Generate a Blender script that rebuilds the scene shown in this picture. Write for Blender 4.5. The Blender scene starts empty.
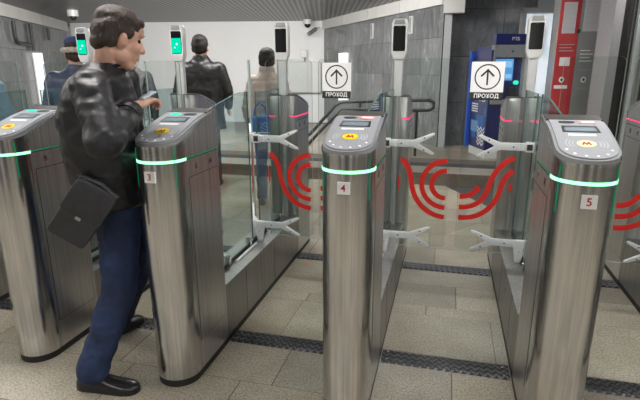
import bpy, bmesh, math, random
from mathutils import Vector, Matrix, noise
random.seed(7)
S = bpy.context.scene
COL = S.collection
PI = math.pi
S.view_settings.view_transform = 'Standard'
S.view_settings.look = 'None'
S.view_settings.gamma = 1.0
S.view_settings.use_curve_mapping = False
S.view_settings.exposure = 0.0
S.render.film_transparent = False

# ------------------------------------------------------------------ materials
MATS = {}
def nodes(name):
    m = bpy.data.materials.new(name); m.use_nodes = True
    nt = m.node_tree; nt.nodes.clear()
    out = nt.nodes.new('ShaderNodeOutputMaterial')
    MATS[name] = m
    return m, nt, out
def lk(nt, a, b): nt.links.new(a, b)
def noise_tex(nt, scale, detail=4, rough=.6, stretch=(1,1,1), coord='Object'):
    tc = nt.nodes.new('ShaderNodeTexCoord'); mp = nt.nodes.new('ShaderNodeMapping')
    mp.inputs['Scale'].default_value = stretch
    n = nt.nodes.new('ShaderNodeTexNoise'); n.inputs['Scale'].default_value = scale
    n.inputs['Detail'].default_value = detail; n.inputs['Roughness'].default_value = rough
    lk(nt, tc.outputs[coord], mp.inputs[0]); lk(nt, mp.outputs[0], n.inputs['Vector'])
    return n.outputs['Fac']
def ramp(nt, fac, cols):
    r = nt.nodes.new('ShaderNodeValToRGB'); e = r.color_ramp.elements
    while len(e) < len(cols): e.new(.5)
    for i, (p, c) in enumerate(cols):
        e[i].position = p; e[i].color = (*c, 1)
    lk(nt, fac, r.inputs[0]); return r.outputs[0]
def bump(nt, h, strength, dist=.01):
    b = nt.nodes.new('ShaderNodeBump'); b.inputs['Strength'].default_value = strength
    b.inputs['Distance'].default_value = dist; lk(nt, h, b.inputs['Height']); return b.outputs[0]
def plain(name, c, rough=.5, metal=0, var=.08, vscale=30, bmp=0, bscale=120, spec=.5, coat=0, sheen=0, stretch=(1,1,1)):
    m, nt, out = nodes(name)
    p = nt.nodes.new('ShaderNodeBsdfPrincipled')
    n = noise_tex(nt, vscale, stretch=stretch)
    lo = tuple(max(0, x*(1-var)) for x in c); hi = tuple(min(1, x*(1+var)) for x in c)
    lk(nt, ramp(nt, n, [(.3, lo), (.7, hi)]), p.inputs['Base Color'])
    p.inputs['Roughness'].default_value = rough; p.inputs['Metallic'].default_value = metal
    p.inputs['Specular IOR Level'].default_value = spec
    p.inputs['Coat Weight'].default_value = coat
    p.inputs['Sheen Weight'].default_value = sheen
    if bmp: lk(nt, bump(nt, noise_tex(nt, bscale, 3, stretch=stretch), bmp), p.inputs['Normal'])
    lk(nt, p.outputs[0], out.inputs[0]); return m
def emit(name, c, s):
    m, nt, out = nodes(name)
    e = nt.nodes.new('ShaderNodeEmission'); e.inputs[0].default_value = (*c, 1); e.inputs[1].default_value = s
    lk(nt, e.outputs[0], out.inputs[0]); return m
def glass(name, tint, refl=.9, base=.0, rough=.0):
    m, nt, out = nodes(name)
    t = nt.nodes.new('ShaderNodeBsdfTransparent'); t.inputs[0].default_value = (*tint, 1)
    g = nt.nodes.new('ShaderNodeBsdfGlossy'); g.inputs[0].default_value = (refl, refl, refl, 1); g.inputs[1].default_value = rough
    f = nt.nodes.new('ShaderNodeLayerWeight'); f.inputs[0].default_value = .5
    pw = nt.nodes.new('ShaderNodeMath'); pw.operation = 'POWER'; pw.inputs[1].default_value = 5.0
    lk(nt, f.outputs['Facing'], pw.inputs[0])
    a = nt.nodes.new('ShaderNodeMath'); a.operation = 'MULTIPLY_ADD'; a.inputs[1].default_value = .55; a.inputs[2].default_value = base+.025; a.use_clamp = True
    lk(nt, pw.outputs[0], a.inputs[0])
    mx = nt.nodes.new('ShaderNodeMixShader')
    lk(nt, a.outputs[0], mx.inputs[0]); lk(nt, t.outputs[0], mx.inputs[1]); lk(nt, g.outputs[0], mx.inputs[2])
    lk(nt, mx.outputs[0], out.inputs[0]); return m
def brushed(name, c, rough=.3, aniso=.75, streak=(.3,.3,30), scale=7):
    m, nt, out = nodes(name)
    p = nt.nodes.new('ShaderNodeBsdfPrincipled')
    n = noise_tex(nt, scale, 5, .7, stretch=streak)
    streaks = noise_tex(nt, 55, 4, .75, stretch=(1, 1, .012))
    lk(nt, ramp(nt, streaks, [(.34, tuple(x*.80 for x in c)), (.66, tuple(min(1, x*1.14) for x in c))]), p.inputs['Base Color'])  # light and dark reflection streaks painted into the steel along with the grain
    r = nt.nodes.new('ShaderNodeMapRange'); r.inputs[3].default_value = rough*.98; r.inputs[4].default_value = rough*1.02
    lk(nt, n, r.inputs[0]); lk(nt, r.outputs[0], p.inputs['Roughness'])
    p.inputs['Metallic'].default_value = 1
    p.inputs['Anisotropic'].default_value = aniso
    tg = nt.nodes.new('ShaderNodeTangent'); tg.direction_type = 'RADIAL'; tg.axis = 'Z'
    lk(nt, tg.outputs[0], p.inputs['Tangent'])
    lk(nt, p.outputs[0], out.inputs[0]); return m

steel = brushed('brushed steel', (.62, .62, .622), .20, .55)
steel_side = brushed('brushed steel side', (.60, .585, .585), .36, .45)
steel_bright = brushed('polished steel', (.70, .70, .69), .2, .2)
base_steel = brushed('base steel', (.37, .36, .35), .42, .3)
black_rub = plain('black rubber', (.015, .015, .015), .55)
dark_gap = plain('dark gap', (.02, .02, .02), .7)
plate_m = plain('reader light grey', (.28, .293, .315), .42, var=.03)
bezel_m = plain('reader mid grey', (.30, .31, .33), .35, .3, var=.04)
cap_m = plain('reader dark grey', (.075, .072, .07), .4, .2, var=.05)
lcd_m = plain('display glass', (.22, .27, .31), .12, var=.15, vscale=60)
dark_plastic = plain('dark plastic', (.03, .033, .037), .35)
grey_print = plain('grey print', (.42, .44, .47), .45)
white_pl = plain('white plastic', (.80, .80, .80), .35, var=.02)
bracket_m = plain('satin aluminium', (.68, .69, .71), .38, .35, var=.05)
post_m = plain('white painted metal', (.76, .77, .78), .3, .15, var=.03)
post_grey = plain('grey painted metal', (.36, .37, .38), .4, .3, var=.05)
red_m = plain('red film', (.58, .014, .009), .45, var=.03)
yellow_m = plain('yellow sticker', (.80, .60, .01), .4, var=.03)
cream_m = plain('cream sticker', (.70, .66, .40), .4, var=.03)
paper_m = plain('white card', (.86, .86, .87), .6, var=.02)
ink_m = plain('black ink', (.02, .02, .025), .6)
ink_red = plain('red ink', (.42, .015, .025), .6)
green_em = emit('green light', (.32, 1.0, .55), 2.3)
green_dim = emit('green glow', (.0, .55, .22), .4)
pink_em = emit('red light', (1.0, .06, .18), 1.5)
lamp_green = emit('green lamp', (.03, .85, .55), 1.3)
lamp_red = plain('red lamp', (.85, .22, .22), .3)
screen_black = plain('black screen', (.012, .013, .015), .08, var=0, spec=.6)
screen_green = emit('green screen', (.0, .80, .47), 1.05)
screen_mark = emit('screen mark', (.55, .95, .85), 1.0)
edge_leaf = plain('pale glass edge', (.26, .34, .315), .5, var=.1, spec=.3)
edge_green = plain('green glass edge', (.07, .13, .115), .5, var=.1, spec=.2)
glass_m = glass('clear glass', (.90, .945, .93), .9, .015)
glass_leaf = glass('door glass', (.93, .955, .945), .9, .01)
pane_m = glass('partition glass', (.80, .875, .865), .9, .03)
red_patch = plain('pink scrap', (.85, .2, .16), .6)

# floor
def floor_mat(name, c, dark, rough, spread=.16, speck=.35):
    m, nt, out = nodes(name)
    p = nt.nodes.new('ShaderNodeBsdfPrincipled')
    at = nt.nodes.new('ShaderNodeAttribute'); at.attribute_name = 'tone'
    n1 = noise_tex(nt, 95, 4, .8); n2 = noise_tex(nt, 2.2, 5, .65)
    c1 = ramp(nt, n1, [(.36, tuple(x*(1-speck) for x in c)), (.5, c), (.64, tuple(min(1, x*(1+speck*.7)) for x in c))])
    c2 = ramp(nt, n2, [(.35, dark), (.65, (1, 1, 1))])
    mx = nt.nodes.new('ShaderNodeMixRGB'); mx.blend_type = 'MULTIPLY'; mx.inputs[0].default_value = 1
    lk(nt, c1, mx.inputs[1]); lk(nt, c2, mx.inputs[2])
    m2 = nt.nodes.new('ShaderNodeMixRGB'); m2.blend_type = 'MULTIPLY'; m2.inputs[0].default_value = 1
    lk(nt, mx.outputs[0], m2.inputs[1]); lk(nt, at.outputs['Color'], m2.inputs[2])
    lk(nt, m2.outputs[0], p.inputs['Base Color'])
    r = nt.nodes.new('ShaderNodeMapRange'); r.inputs[3].default_value = rough*.8; r.inputs[4].default_value = min(1, rough*1.3)
    lk(nt, n2, r.inputs[0]); lk(nt, r.outputs[0], p.inputs['Roughness'])
    lk(nt, bump(nt, n1, .06), p.inputs['Normal'])
    lk(nt, p.outputs[0], out.inputs[0]); return m
floor_m = floor_mat('speckled beige granite', (.42, .385, .315), (.72, .69, .64), .5, speck=.55)
floor_far = floor_mat('warm beige granite', (.42, .38, .32), (.70, .66, .62), .35)
grout_m = plain('grout', (.15, .13, .105), .9)
brown_gr = plain('brown granite', (.15, .12, .098), .5, var=.3, vscale=60)
dark_gr = plain('dark granite', (.045, .05, .058), .6, var=.35, vscale=90)

def marble(name, base, vein, rough, sc=1.0):
    m, nt, out = nodes(name)
    p = nt.nodes.new('ShaderNodeBsdfPrincipled')
    tc = nt.nodes.new('ShaderNodeTexCoord')
    mp = nt.nodes.new('ShaderNodeMapping'); mp.inputs['Scale'].default_value = (1.6*sc, 1.6*sc, .55*sc)
    mp.inputs['Rotation'].default_value = (.3, .25, 0)
    n = nt.nodes.new('ShaderNodeTexNoise'); n.inputs['Scale'].default_value = 3.2; n.inputs['Detail'].default_value = 10
    n.inputs['Roughness'].default_value = .72; n.inputs['Distortion'].default_value = 1.6
    lk(nt, tc.outputs['Object'], mp.inputs[0]); lk(nt, mp.outputs[0], n.inputs['Vector'])
    c = ramp(nt, n.outputs['Fac'], [(.30, tuple(x*.62 for x in base)), (.46, base), (.56, tuple(x*1.12 for x in base)), (.68, vein)])
    at = nt.nodes.new('ShaderNodeAttribute'); at.attribute_name = 'tone'
    m2 = nt.nodes.new('ShaderNodeMixRGB'); m2.blend_type = 'MULTIPLY'; m2.inputs[0].default_value = 1
    lk(nt, c, m2.inputs[1]); lk(nt, at.outputs['Color'], m2.inputs[2])
    lk(nt, m2.outputs[0], p.inputs['Base Color']); p.inputs['Roughness'].default_value = rough
    lk(nt, p.outputs[0], out.inputs[0]); return m
marble_g = marble('grey marble', (.175, .183, .187), (.33, .35, .35), .16)
marble_d = marble('dark marble', (.15, .155, .165), (.24, .25, .27), .2, 1.4)
white_wall_m = plain('white wall paint', (.88, .88, .88), .6, var=.015, vscale=3)
beam_m = plain('pale beam panel', (.62, .61, .59), .5, var=.05, vscale=4)
lintel_m = plain('grey lintel', (.42, .43, .44), .45, var=.05)
hall_m = plain('hall wall', (.30, .29, .275), .6, var=.1, vscale=2)
refl_dark = plain('hall dark opening', (.035, .033, .032), .8)
refl_white = plain('hall white column', (.75, .74, .72), .5)
lamp_m = emit('ceiling lamp', (1.0, .97, .93), 34)

def ceiling_mat():
    m, nt, out = nodes('ribbed metal ceiling')
    p = nt.nodes.new('ShaderNodeBsdfPrincipled')
    tc = nt.nodes.new('ShaderNodeTexCoord'); mp = nt.nodes.new('ShaderNodeMapping')
    mp.inputs['Rotation'].default_value = (0, 0, math.radians(-14.0))
    lk(nt, tc.outputs['Object'], mp.inputs[0])
    sx = nt.nodes.new('ShaderNodeSeparateXYZ'); lk(nt, mp.outputs[0], sx.inputs[0])
    def saw(axis, freq):
        a = nt.nodes.new('ShaderNodeMath'); a.operation = 'MULTIPLY'; a.inputs[1].default_value = freq*2*PI
        lk(nt, sx.outputs[axis], a.inputs[0])
        b = nt.nodes.new('ShaderNodeMath'); b.operation = 'SINE'; lk(nt, a.outputs[0], b.inputs[0]); return b.outputs[0]
    r = nt.nodes.new('ShaderNodeMapRange'); r.inputs[1].default_value = -.25; r.inputs[2].default_value = .35
    lk(nt, saw('X', 10.0), r.inputs[0])
    c = ramp(nt, r.outputs[0], [(0, (.025, .025, .026)), (1, (.19, .19, .19))])
    lk(nt, c, p.inputs['Base Color'])
    p.inputs['Metallic'].default_value = .25; p.inputs['Roughness'].default_value = .38
    lk(nt, bump(nt, r.outputs[0], .35, .02), p.inputs['Normal'])
    lk(nt, p.outputs[0], out.inputs[0]); return m
ceil_m = ceiling_mat()

def diamond_mat():
    m, nt, out = nodes('diamond plate')
    p = nt.nodes.new('ShaderNodeBsdfPrincipled')
    tc = nt.nodes.new('ShaderNodeTexCoord')
    def tri(rot):
        mp = nt.nodes.new('ShaderNodeMapping'); mp.inputs['Rotation'].default_value = (0, 0, rot); mp.inputs['Scale'].default_value = (34, 34, 34)
        lk(nt, tc.outputs['Object'], mp.inputs[0])
        ck = nt.nodes.new('ShaderNodeTexChecker'); ck.inputs['Scale'].default_value = 1
        lk(nt, mp.outputs[0], ck.inputs['Vector'])
        w = nt.nodes.new('ShaderNodeTexWave'); w.inputs['Scale'].default_value = .33; w.wave_type = 'BANDS'
        lk(nt, mp.outputs[0], w.inputs['Vector'])
        mu = nt.nodes.new('ShaderNodeMath'); mu.operation = 'MULTIPLY'
        lk(nt, ck.outputs['Fac'], mu.inputs[0]); lk(nt, w.outputs['Fac'], mu.inputs[1]); return mu.outputs[0]
    a = nt.nodes.new('ShaderNodeMath'); a.operation = 'MAXIMUM'; lk(nt, tri(PI/4), a.inputs[0]); lk(nt, tri(-PI/4), a.inputs[1])
    wear = noise_tex(nt, 5, 4)
    mm = nt.nodes.new('ShaderNodeMath'); mm.operation = 'MULTIPLY'; lk(nt, a.outputs[0], mm.inputs[0]); lk(nt, wear, mm.inputs[1])
    lk(nt, ramp(nt, mm.outputs[0], [(.22, (.035, .037, .043)), (.6, (.17, .17, .18))]), p.inputs['Base Color'])
    p.inputs['Metallic'].default_value = .6; p.inputs['Roughness'].default_value = .42
    lk(nt, bump(nt, a.outputs[0], .5, .006), p.inputs['Normal'])
    lk(nt, p.outputs[0], out.inputs[0]); return m
diamond_m = diamond_mat()

# people
skin_m = plain('skin', (.62, .36, .27), .5, var=.08, vscale=20)
hair_m = plain('brown hair', (.034, .021, .015), .6, var=.4, vscale=90, bmp=.5, bscale=200, stretch=(1,1,.25))
hair_blk = plain('black hair', (.012, .011, .012), .6, var=.4, vscale=90, bmp=.4, bscale=160)
leather_m = plain('black leather', (.014, .014, .017), .46, var=.3, vscale=14, bmp=.35, bscale=24, spec=.45)
bag_m = plain('black bag leather', (.028, .029, .034), .38, var=.2, bmp=.15, bscale=150)
jeans_m = plain('dark blue denim', (.011, .024, .072), .8, var=.45, vscale=9, bmp=.3, bscale=40)
shoe_m = plain('black shoe leather', (.012, .012, .013), .3, var=.1)
coat_m = plain('black coat leather', (.016, .016, .018), .4, var=.3, vscale=12, bmp=.4, bscale=18)
beige_puff = plain('taupe quilted nylon', (.50, .43, .375), .32, var=.12, vscale=18, bmp=.3, bscale=26)
navy_m = plain('navy padded nylon', (.055, .07, .13), .45, var=.25, vscale=12, bmp=.3, bscale=22)
dark_trs = plain('dark trousers', (.025, .028, .035), .8, var=.2)
blue_jeans = plain('blue jeans', (.06, .10, .20), .8, var=.25)
greyslv_m = plain('grey jacket cloth', (.15, .165, .20), .6, var=.2)
quilt_blk = plain('black quilted vest', (.018, .018, .021), .45, var=.2)
paleblue_m = plain('pale blue jacket cloth', (.20, .30, .40), .6, var=.15)
fur_m = plain('pale fur trim', (.62, .57, .50), .9, var=.3, vscale=80, bmp=.8, bscale=90)
capblue_m = plain('blue cap cloth', (.05, .08, .22), .8)
bluebag_m = plain('blue bag cloth', (.03, .13, .36), .5, var=.1)
iris_m = plain('dark eye', (.05, .03, .02), .15)
lip_m = plain('lips', (.50, .22, .18), .5)

# ------------------------------------------------------------------ mesh helpers
def box(bm, x0, x1, y0, y1, z0, z1, mi=0):
    vs = [bm.verts.new((x, y, z)) for z in (z0, z1) for y in (y0, y1) for x in (x0, x1)]
    for f in ((0,2,3,1),(4,5,7,6),(0,1,5,4),(2,6,7,3),(0,4,6,2),(1,3,7,5)):
        fa = bm.faces.new([vs[i] for i in f]); fa.material_index = mi
    return vs
def extrude_poly(bm, pts, axis, a, b, mi=0, mi_side=None):
    # pts 2-D; axis 'x': pts=(y,z) between x=a,b; 'y': pts=(x,z); 'z': pts=(x,y)
    def P(p, t):
        return {'x': (t, p[0], p[1]), 'y': (p[0], t, p[1]), 'z': (p[0], p[1], t)}[axis]
    A = [bm.verts.new(P(p, a)) for p in pts]; B = [bm.verts.new(P(p, b)) for p in pts]
    f1 = bm.faces.new(A); f2 = bm.faces.new(B[::-1]); f1.material_index = f2.material_index = mi
    n = len(pts)
    for i in range(n):
        f = bm.faces.new((A[i], B[i], B[(i+1) % n], A[(i+1) % n]))
        f.material_index = mi if mi_side is None else mi_side
def rrect(x0, x1, z0, z1, r, seg=6, corners=(1,1,1,1)):
    # corners: (x0,z0) (x1,z0) (x1,z1) (x0,z1)
    pts = []
    for (cx, cz, a0, on) in ((x0, z0, PI, corners[0]), (x1, z0, 1.5*PI, corners[1]), (x1, z1, 0, corners[2]), (x0, z1, .5*PI, corners[3])):
        if not on: pts.append((cx, cz)); continue
        ox = cx + (r if cx == x0 else -r); oz = cz + (r if cz == z0 else -r)
        for k in range(seg+1):
            a = a0 + k/seg*PI/2
            pts.append((ox+r*math.cos(a), oz+r*math.sin(a)))
    return pts
def tube(bm, pts, r, seg=10, mi=0, cap=True):
    pts = [Vector(p) for p in pts]; rings = []
    n0 = None
    for i, p in enumerate(pts):
        d = ((pts[min(i+1, len(pts)-1)]-p).normalized() + (p-pts[max(i-1, 0)]).normalized())
        d = d.normalized() if d.length > 1e-6 else Vector((0,0,1))
        if n0 is None:
            n0 = d.orthogonal().normalized()
        n0 = (n0 - d*n0.dot(d)).normalized(); b = d.cross(n0)
        rr = r[i] if isinstance(r, (list, tuple)) else r
        rings.append([bm.verts.new(p + (n0*math.cos(2*PI*k/seg) + b*math.sin(2*PI*k/seg))*rr) for k in range(seg)])
    for a, b in zip(rings, rings[1:]):
        for k in range(seg):
            f = bm.faces.new((a[k], a[(k+1) % seg], b[(k+1) % seg], b[k])); f.material_index = mi; f.smooth = True
    if cap:
        f = bm.faces.new(rings[0][::-1]); f.material_index = mi
        f = bm.faces.new(rings[-1]); f.material_index = mi
def disc(bm, c, rx, rz, y0, y1, seg=28, mi=0):
    extrude_poly(bm, [(c[0]+rx*math.cos(2*PI*k/seg), c[1]+rz*math.sin(2*PI*k/seg)) for k in range(seg)], 'y', y0, y1, mi)
def finish(name, bm, mats, parent=None, sharp=35, bevel=0, loc=None, rotz=None):
    bmesh.ops.remove_doubles(bm, verts=bm.verts, dist=1e-5)
    bmesh.ops.dissolve_degenerate(bm, edges=bm.edges, dist=1e-6)
    bmesh.ops.recalc_face_normals(bm, faces=bm.faces)
    if bevel:
        es = [e for e in bm.edges if len(e.link_faces) == 2 and e.calc_face_angle(0) > .6]
        bmesh.ops.bevel(bm, geom=es, offset=bevel, segments=2, affect='EDGES', profile=.5)
    me = bpy.data.meshes.new(name); bm.to_mesh(me); bm.free()
    return link(name, me, mats, parent, sharp, loc, rotz)
def link(name, me, mats, parent=None, sharp=35, loc=None, rotz=None):
    if not isinstance(mats, (list, tuple)): mats = [mats]
    if len(me.materials) == 0:
        for m in mats: me.materials.append(m)
    if sharp:
        for p in me.polygons: p.use_smooth = True
        me.set_sharp_from_angle(angle=math.radians(sharp))
    o = bpy.data.objects.new(name, me); COL.objects.link(o)
    if parent: o.parent = parent
    if loc is not None: o.location = loc
    if rotz is not None: o.rotation_euler = (0, 0, rotz)
    return o
def thing(name, label, cat, loc=(0,0,0), rotz=0, group=None):
    o = bpy.data.objects.new(name, None); COL.objects.link(o); o.empty_display_size = .1
    o.location = loc; o.rotation_euler = (0, 0, rotz)
    return tag(o, label, cat, group)
def tag(o, label, cat, group=None):
    o['label'] = label; o['category'] = cat
    if group: o['group'] = group
    return o
def struct(o): o['kind'] = 'structure'; return o
def NB(): return bmesh.new()
def lerp_tab(tab, y):
    if y <= tab[0][0]: return tab[0][1]
    for (a, za), (b, zb) in zip(tab, tab[1:]):
        if y <= b: return za + (zb-za)*(y-a)/(b-a)
    return tab[-1][1]
def smooth_tab(tab, y, h=.03):
    return sum(lerp_tab(tab, y+h*k/3) for k in range(-3, 4))/7
def text_obj(name, s, size, mat, parent, loc, rot=(PI/2,0,0), depth=.001, bold=0.0, align='CENTER', sx=1):
    cu = bpy.data.curves.new(name, 'FONT'); cu.body = s; cu.size = size; cu.extrude = depth; cu.offset = bold
    cu.align_x = align; cu.align_y = 'CENTER'
    t = bpy.data.objects.new(name, cu); COL.objects.link(t)
    dg = bpy.context.evaluated_depsgraph_get()
    me = bpy.data.meshes.new_from_object(t.evaluated_get(dg))
    bpy.data.objects.remove(t); bpy.data.curves.remove(cu)
    me.name = name; me.materials.clear(); me.materials.append(mat)
    o = bpy.data.objects.new(name, me); COL.objects.link(o); o.parent = parent
    o.location = loc; o.rotation_euler = rot; o.scale = (sx, 1, 1)
    return o

# ------------------------------------------------------------------ camera
YAW, PITCH, ROLL = .2522, .2653, .0047
cam = bpy.data.cameras.new('camera'); co = bpy.data.objects.new('camera', cam); COL.objects.link(co)
cam.sensor_fit = 'HORIZONTAL'; cam.sensor_width = 36; cam.lens = 36*491.4/640; cam.clip_start = .05
fwd = Vector((-math.sin(YAW)*math.cos(PITCH), math.cos(YAW)*math.cos(PITCH), -math.sin(PITCH)))
rgt = Vector((math.cos(YAW), math.sin(YAW), 0)); dwn = fwd.cross(rgt)
r2 = rgt*math.cos(ROLL) + dwn*math.sin(ROLL); d2 = -rgt*math.sin(ROLL) + dwn*math.cos(ROLL)
co.matrix_world = Matrix(((r2.x, -d2.x, -fwd.x, 0), (r2.y, -d2.y, -fwd.y, 0), (r2.z, -d2.z, -fwd.z, 1.5), (0, 0, 0, 1)))
S.camera = co

# ------------------------------------------------------------------ floor
def slabs(bm, layer, rects, gap=.0026, z=0.0, lo=.86, hi=1.08, rnd=random):
    for poly in rects:
        c = Vector((sum(p[0] for p in poly)/len(poly), sum(p[1] for p in poly)/len(poly)))
        vs = []
        for p in poly:
            v = Vector(p); d = (c-v); vs.append(bm.verts.new((*(v + d.normalized()*gap*1.3), z)))
        f = bm.faces.new(vs); t = rnd.uniform(lo, hi); w = rnd.uniform(-.02, .02)
        for l in f.loops: l[layer] = (t*(1+w), t, t*(1-w), 1)
fr = random.Random(3)
bm = NB(); lay = bm.loops.layers.color.new('tone')
rows = [-2.6, -2.0, -1.4, -.8, -.2, .4, .95, 1.12, 1.55, 1.95, 2.27, 2.40, 2.85, 2.97, 3.30, 3.55, 3.69, 4.05, 4.45, 4.85, 5.3, 5.75, 6.2, 6.55]
for a, b in zip(rows, rows[1:]):
    x = -8.0 - fr.uniform(0, .5)
    while x < 5:
        w = fr.choice([.42, .6, .6, .85]) * (1.0 if b-a > .2 else 1.3)
        q = [(x, a), (x+w, a), (x+w, b), (x, b)]
        if fr.random() < .14 and b-a > .2:
            k = fr.uniform(.25, .75); k2 = fr.uniform(.2, .9)
            slabs(bm, lay, [[q[0], (x+w*k, a), (x+w*k2, b), q[3]], [(x+w*k, a), q[1], q[2], (x+w*k2, b)]], rnd=fr)
        else: slabs(bm, lay, [q], rnd=fr)
        x += w
fl = finish('floor', bm, floor_m, sharp=0); struct(fl)
bm = NB(); box(bm, -9, 5.5, -3.2, 12, -.12, -.003); g = finish('floor_bed', bm, grout_m, sharp=0); struct(g)
# dark floor inlay wedge
bm = NB(); extrude_poly(bm, [(.02, 6.40), (.72, 6.40), (.66, 5.45), (.56, 5.38)], 'z', -.002, .0025)
struct(finish('trim_1', bm, dark_gr, sharp=0))
# raised platform
bm = NB(); box(bm, -8.5, 4.0, 6.40, 11.6, -.01, .119, 0)
struct(finish('trim_2', bm, brown_gr, sharp=0))
bm = NB(); lay = bm.loops.layers.color.new('tone')
for (a, b) in ((6.40, 6.85), (7.45, 8.2), (8.2, 9.0), (9.0, 9.8), (9.8, 11.6)):
    x = -8.5
    while x < 4:
        w = fr.choice([.6, .8]); slabs(bm, lay, [[(x, a), (x+w, a), (x+w, b), (x, b)]], rnd=fr, z=.163); x += w
struct(finish('floor_landing', bm, floor_far, sharp=0))
bm = NB(); box(bm, -8.5, 4.0, 6.39, 11.6, .12, .160); struct(finish('trim_3', bm, brown_gr, sharp=0))
bm = NB(); box(bm, -8.5, 4.0, 6.86, 7.08, .158, .1625); struct(finish('trim_4', bm, dark_gr, sharp=0))
bm = NB(); box(bm, -8.5, 4.0, 7.09, 7.44, .158, .1625); struct(finish('trim_5', bm, brown_gr, sharp=0))

# cable covers between the turnstiles
UX = [-2.91, -2.0641, -1.2253, -.3751, .4927, 1.345]
def cover(x0, x1, y0, y1, label):
    t = thing('cable_cover', label, 'floor plate', ((x0+x1)/2, (y0+y1)/2, 0), 0, 'dark tread plate strips across the floor')
    w = (x1-x0)/2; d = (y1-y0)/2
    bm = NB(); extrude_poly(bm, [(-d, .0), (-d+.012, .007), (d-.012, .007), (d, .0)], 'x', -w, w)
    finish('plate', bm, diamond_m, t, sharp=20)
    for sx in (-1, 1):
        for sy in (-1, 1):
            bm = NB(); extrude_poly(bm, [(sx*(w-.03)+.006*math.cos(k*PI/4), sy*(d-.03)+.006*math.sin(k*PI/4)) for k in range(8)], 'z', .0065, .0085)
            finish('screw', bm, steel_bright, t, sharp=0)
gates = ['at the left picture edge', 'by the walking man\'s far shoe',
         'in the gap between turnstiles 3 and 4', 'in the gap between turnstiles 4 and 5', 'to the right of turnstile 5']
for i in range(5):
    a, b = UX[i]+.112, UX[i+1]-.112
    cover(a, b, 2.272, 2.398, 'near dark diamond tread plate '+gates[i])
    cover(a, b, 3.552, 3.688, 'farther dark tread plate '+gates[i])
bm = NB(); box(bm, -.018, .018, -.012, .012, .0005, .002)  # small reddish patch lying on the floor
o = finish('paper_scrap', bm, red_patch, sharp=0, loc=(-.99, 3.484, 0), rotz=.4); tag(o, 'tiny reddish paper scrap on the floor right of turnstile 3 base', 'scrap')

# ------------------------------------------------------------------ turnstiles
R0 = .108
BODY = [(-.12, 1.166), (-.05, 1.172), (0, 1.186), (.1, 1.226), (.2, 1.262), (.33, 1.292)]
PLATE = [(-.12, 1.188), (-.06,1.198), (0, 1.219), (.1, 1.255), (.2, 1.283), (.33, 1.303)]
zb = lambda y: smooth_tab(BODY, y)
zp = lambda y: smooth_tab(PLATE, y, .05)
YC = 2.02            # centre of the exit pillar's round end
def stations(r, y0, y1):
    ys = []
    if y0 < 0:
        n = 14
        for k in range(n+1):
            y = -r*math.cos(k/n*PI/2)
            if y0-1e-6 <= y <= y1: ys.append(y)
        if y0 > -r: ys.insert(0, y0)
    else: ys.append(y0)
    y = .03
    while y < y1-1e-4:
        if y > ys[-1]+1e-4: ys.append(y)
        y += .03
    ys.append(y1)
    return ys
def slab(bm, o, y0, y1, zl, zh, mi=0, mirror=False):
    r = R0+o; ys = stations(r, max(y0, -r), y1); prev = None
    T = (lambda y: YC-y) if mirror else (lambda y: y)
    first = None
    for y in ys:
        w = math.sqrt(max(0, r*r-y*y)) if y < 0 else r
        a = zl(y) if callable(zl) else zl; b = zh(y) if callable(zh) else zh
        q = [bm.verts.new((-w, T(y), a)), bm.verts.new((w, T(y), a)), bm.verts.new((w, T(y), b)), bm.verts.new((-w, T(y), b))]
        if prev:
            for i in range(4):
                f = bm.faces.new((prev[i], prev[(i+1) % 4], q[(i+1) % 4], q[i])); f.material_index = mi
        else: first = q
        prev = q
    f = bm.faces.new(prev); f.material_index = mi
    if ys[0] > -r+1e-5: f = bm.faces.new(first[::-1]); f.material_index = mi
def on_plate(bm, pts, lift=.0012, thick=.004, mi=0, mirror=False):
    T = (lambda y: YC-y) if mirror else (lambda y: y)
    A = [bm.verts.new((x, T(y), zp(y)+lift)) for x, y in pts]; B = [bm.verts.new((x, T(y), zp(y)+lift-thick)) for x, y in pts]
    f = bm.faces.new(A); f.material_index = mi; f = bm.faces.new(B[::-1]); f.material_index = mi
    for i in range(len(pts)):
        j = (i+1) % len(pts); f = bm.faces.new((A[i], B[i], B[j], A[j])); f.material_index = mi
def ell(cx, cy, rx, ry, n=24): return [(cx+rx*math.cos(2*PI*k/n), cy+ry*math.sin(2*PI*k/n)) for k in range(n)]
CACHE = {}
def cached(key, name, build, mats, parent, sharp=35, bevel=0):
    if key in CACHE: return link(name, CACHE[key], mats, parent, 0)
    bm = NB(); build(bm); o = finish(name, bm, mats, parent, sharp, bevel); CACHE[key] = o.data; return o

def bracket_bm(s, lower):
    def f(bm):
        y0, y1 = -.016, .004
        P = [(.046, -.021), (.185, -.021), (.295, -.064), (.312, -.062), (.307, -.052), (.222, -.004), (.222, .004), (.307, .052), (.312, .062), (.295, .064), (.185, .021), (.046, .021)]
        extrude_poly(bm, [(s*a, b) for a, b in P], 'y', y0, y1, 0)
        if not lower:
            box(bm, *sorted((s*.004, s*.048)), -.022, .012, -.028, .028, 0)
            box(bm, *sorted((s*.012, s*.046)), -.0235, -.020, -.019, .019, 1)
            box(bm, *sorted((s*.049, s*.083)), -.020, .004, -.021, .021, 0)
        else:
            box(bm, *sorted((s*.002, s*.06)), -.022, .012, -.03, .021, 0)
            extrude_poly(bm, [(s*a, b) for a, b in ((.006, -.03), (.058, -.03), (.05, -.085), (.046, -.118), (.014, -.118), (.004, -.07))], 'y', -.02, .010, 0)
        for (cx, cz) in ((.115, 0), (.25, .036), (.25, -.036)):
            disc(bm, (s*cx, cz), .0065, .0065, y0-.0025, y0+.001, 12, 1)
        if lower: disc(bm, (s*.03, -.045), .005, .005, -.0235, -.018, 10, 1)
    return f
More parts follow.
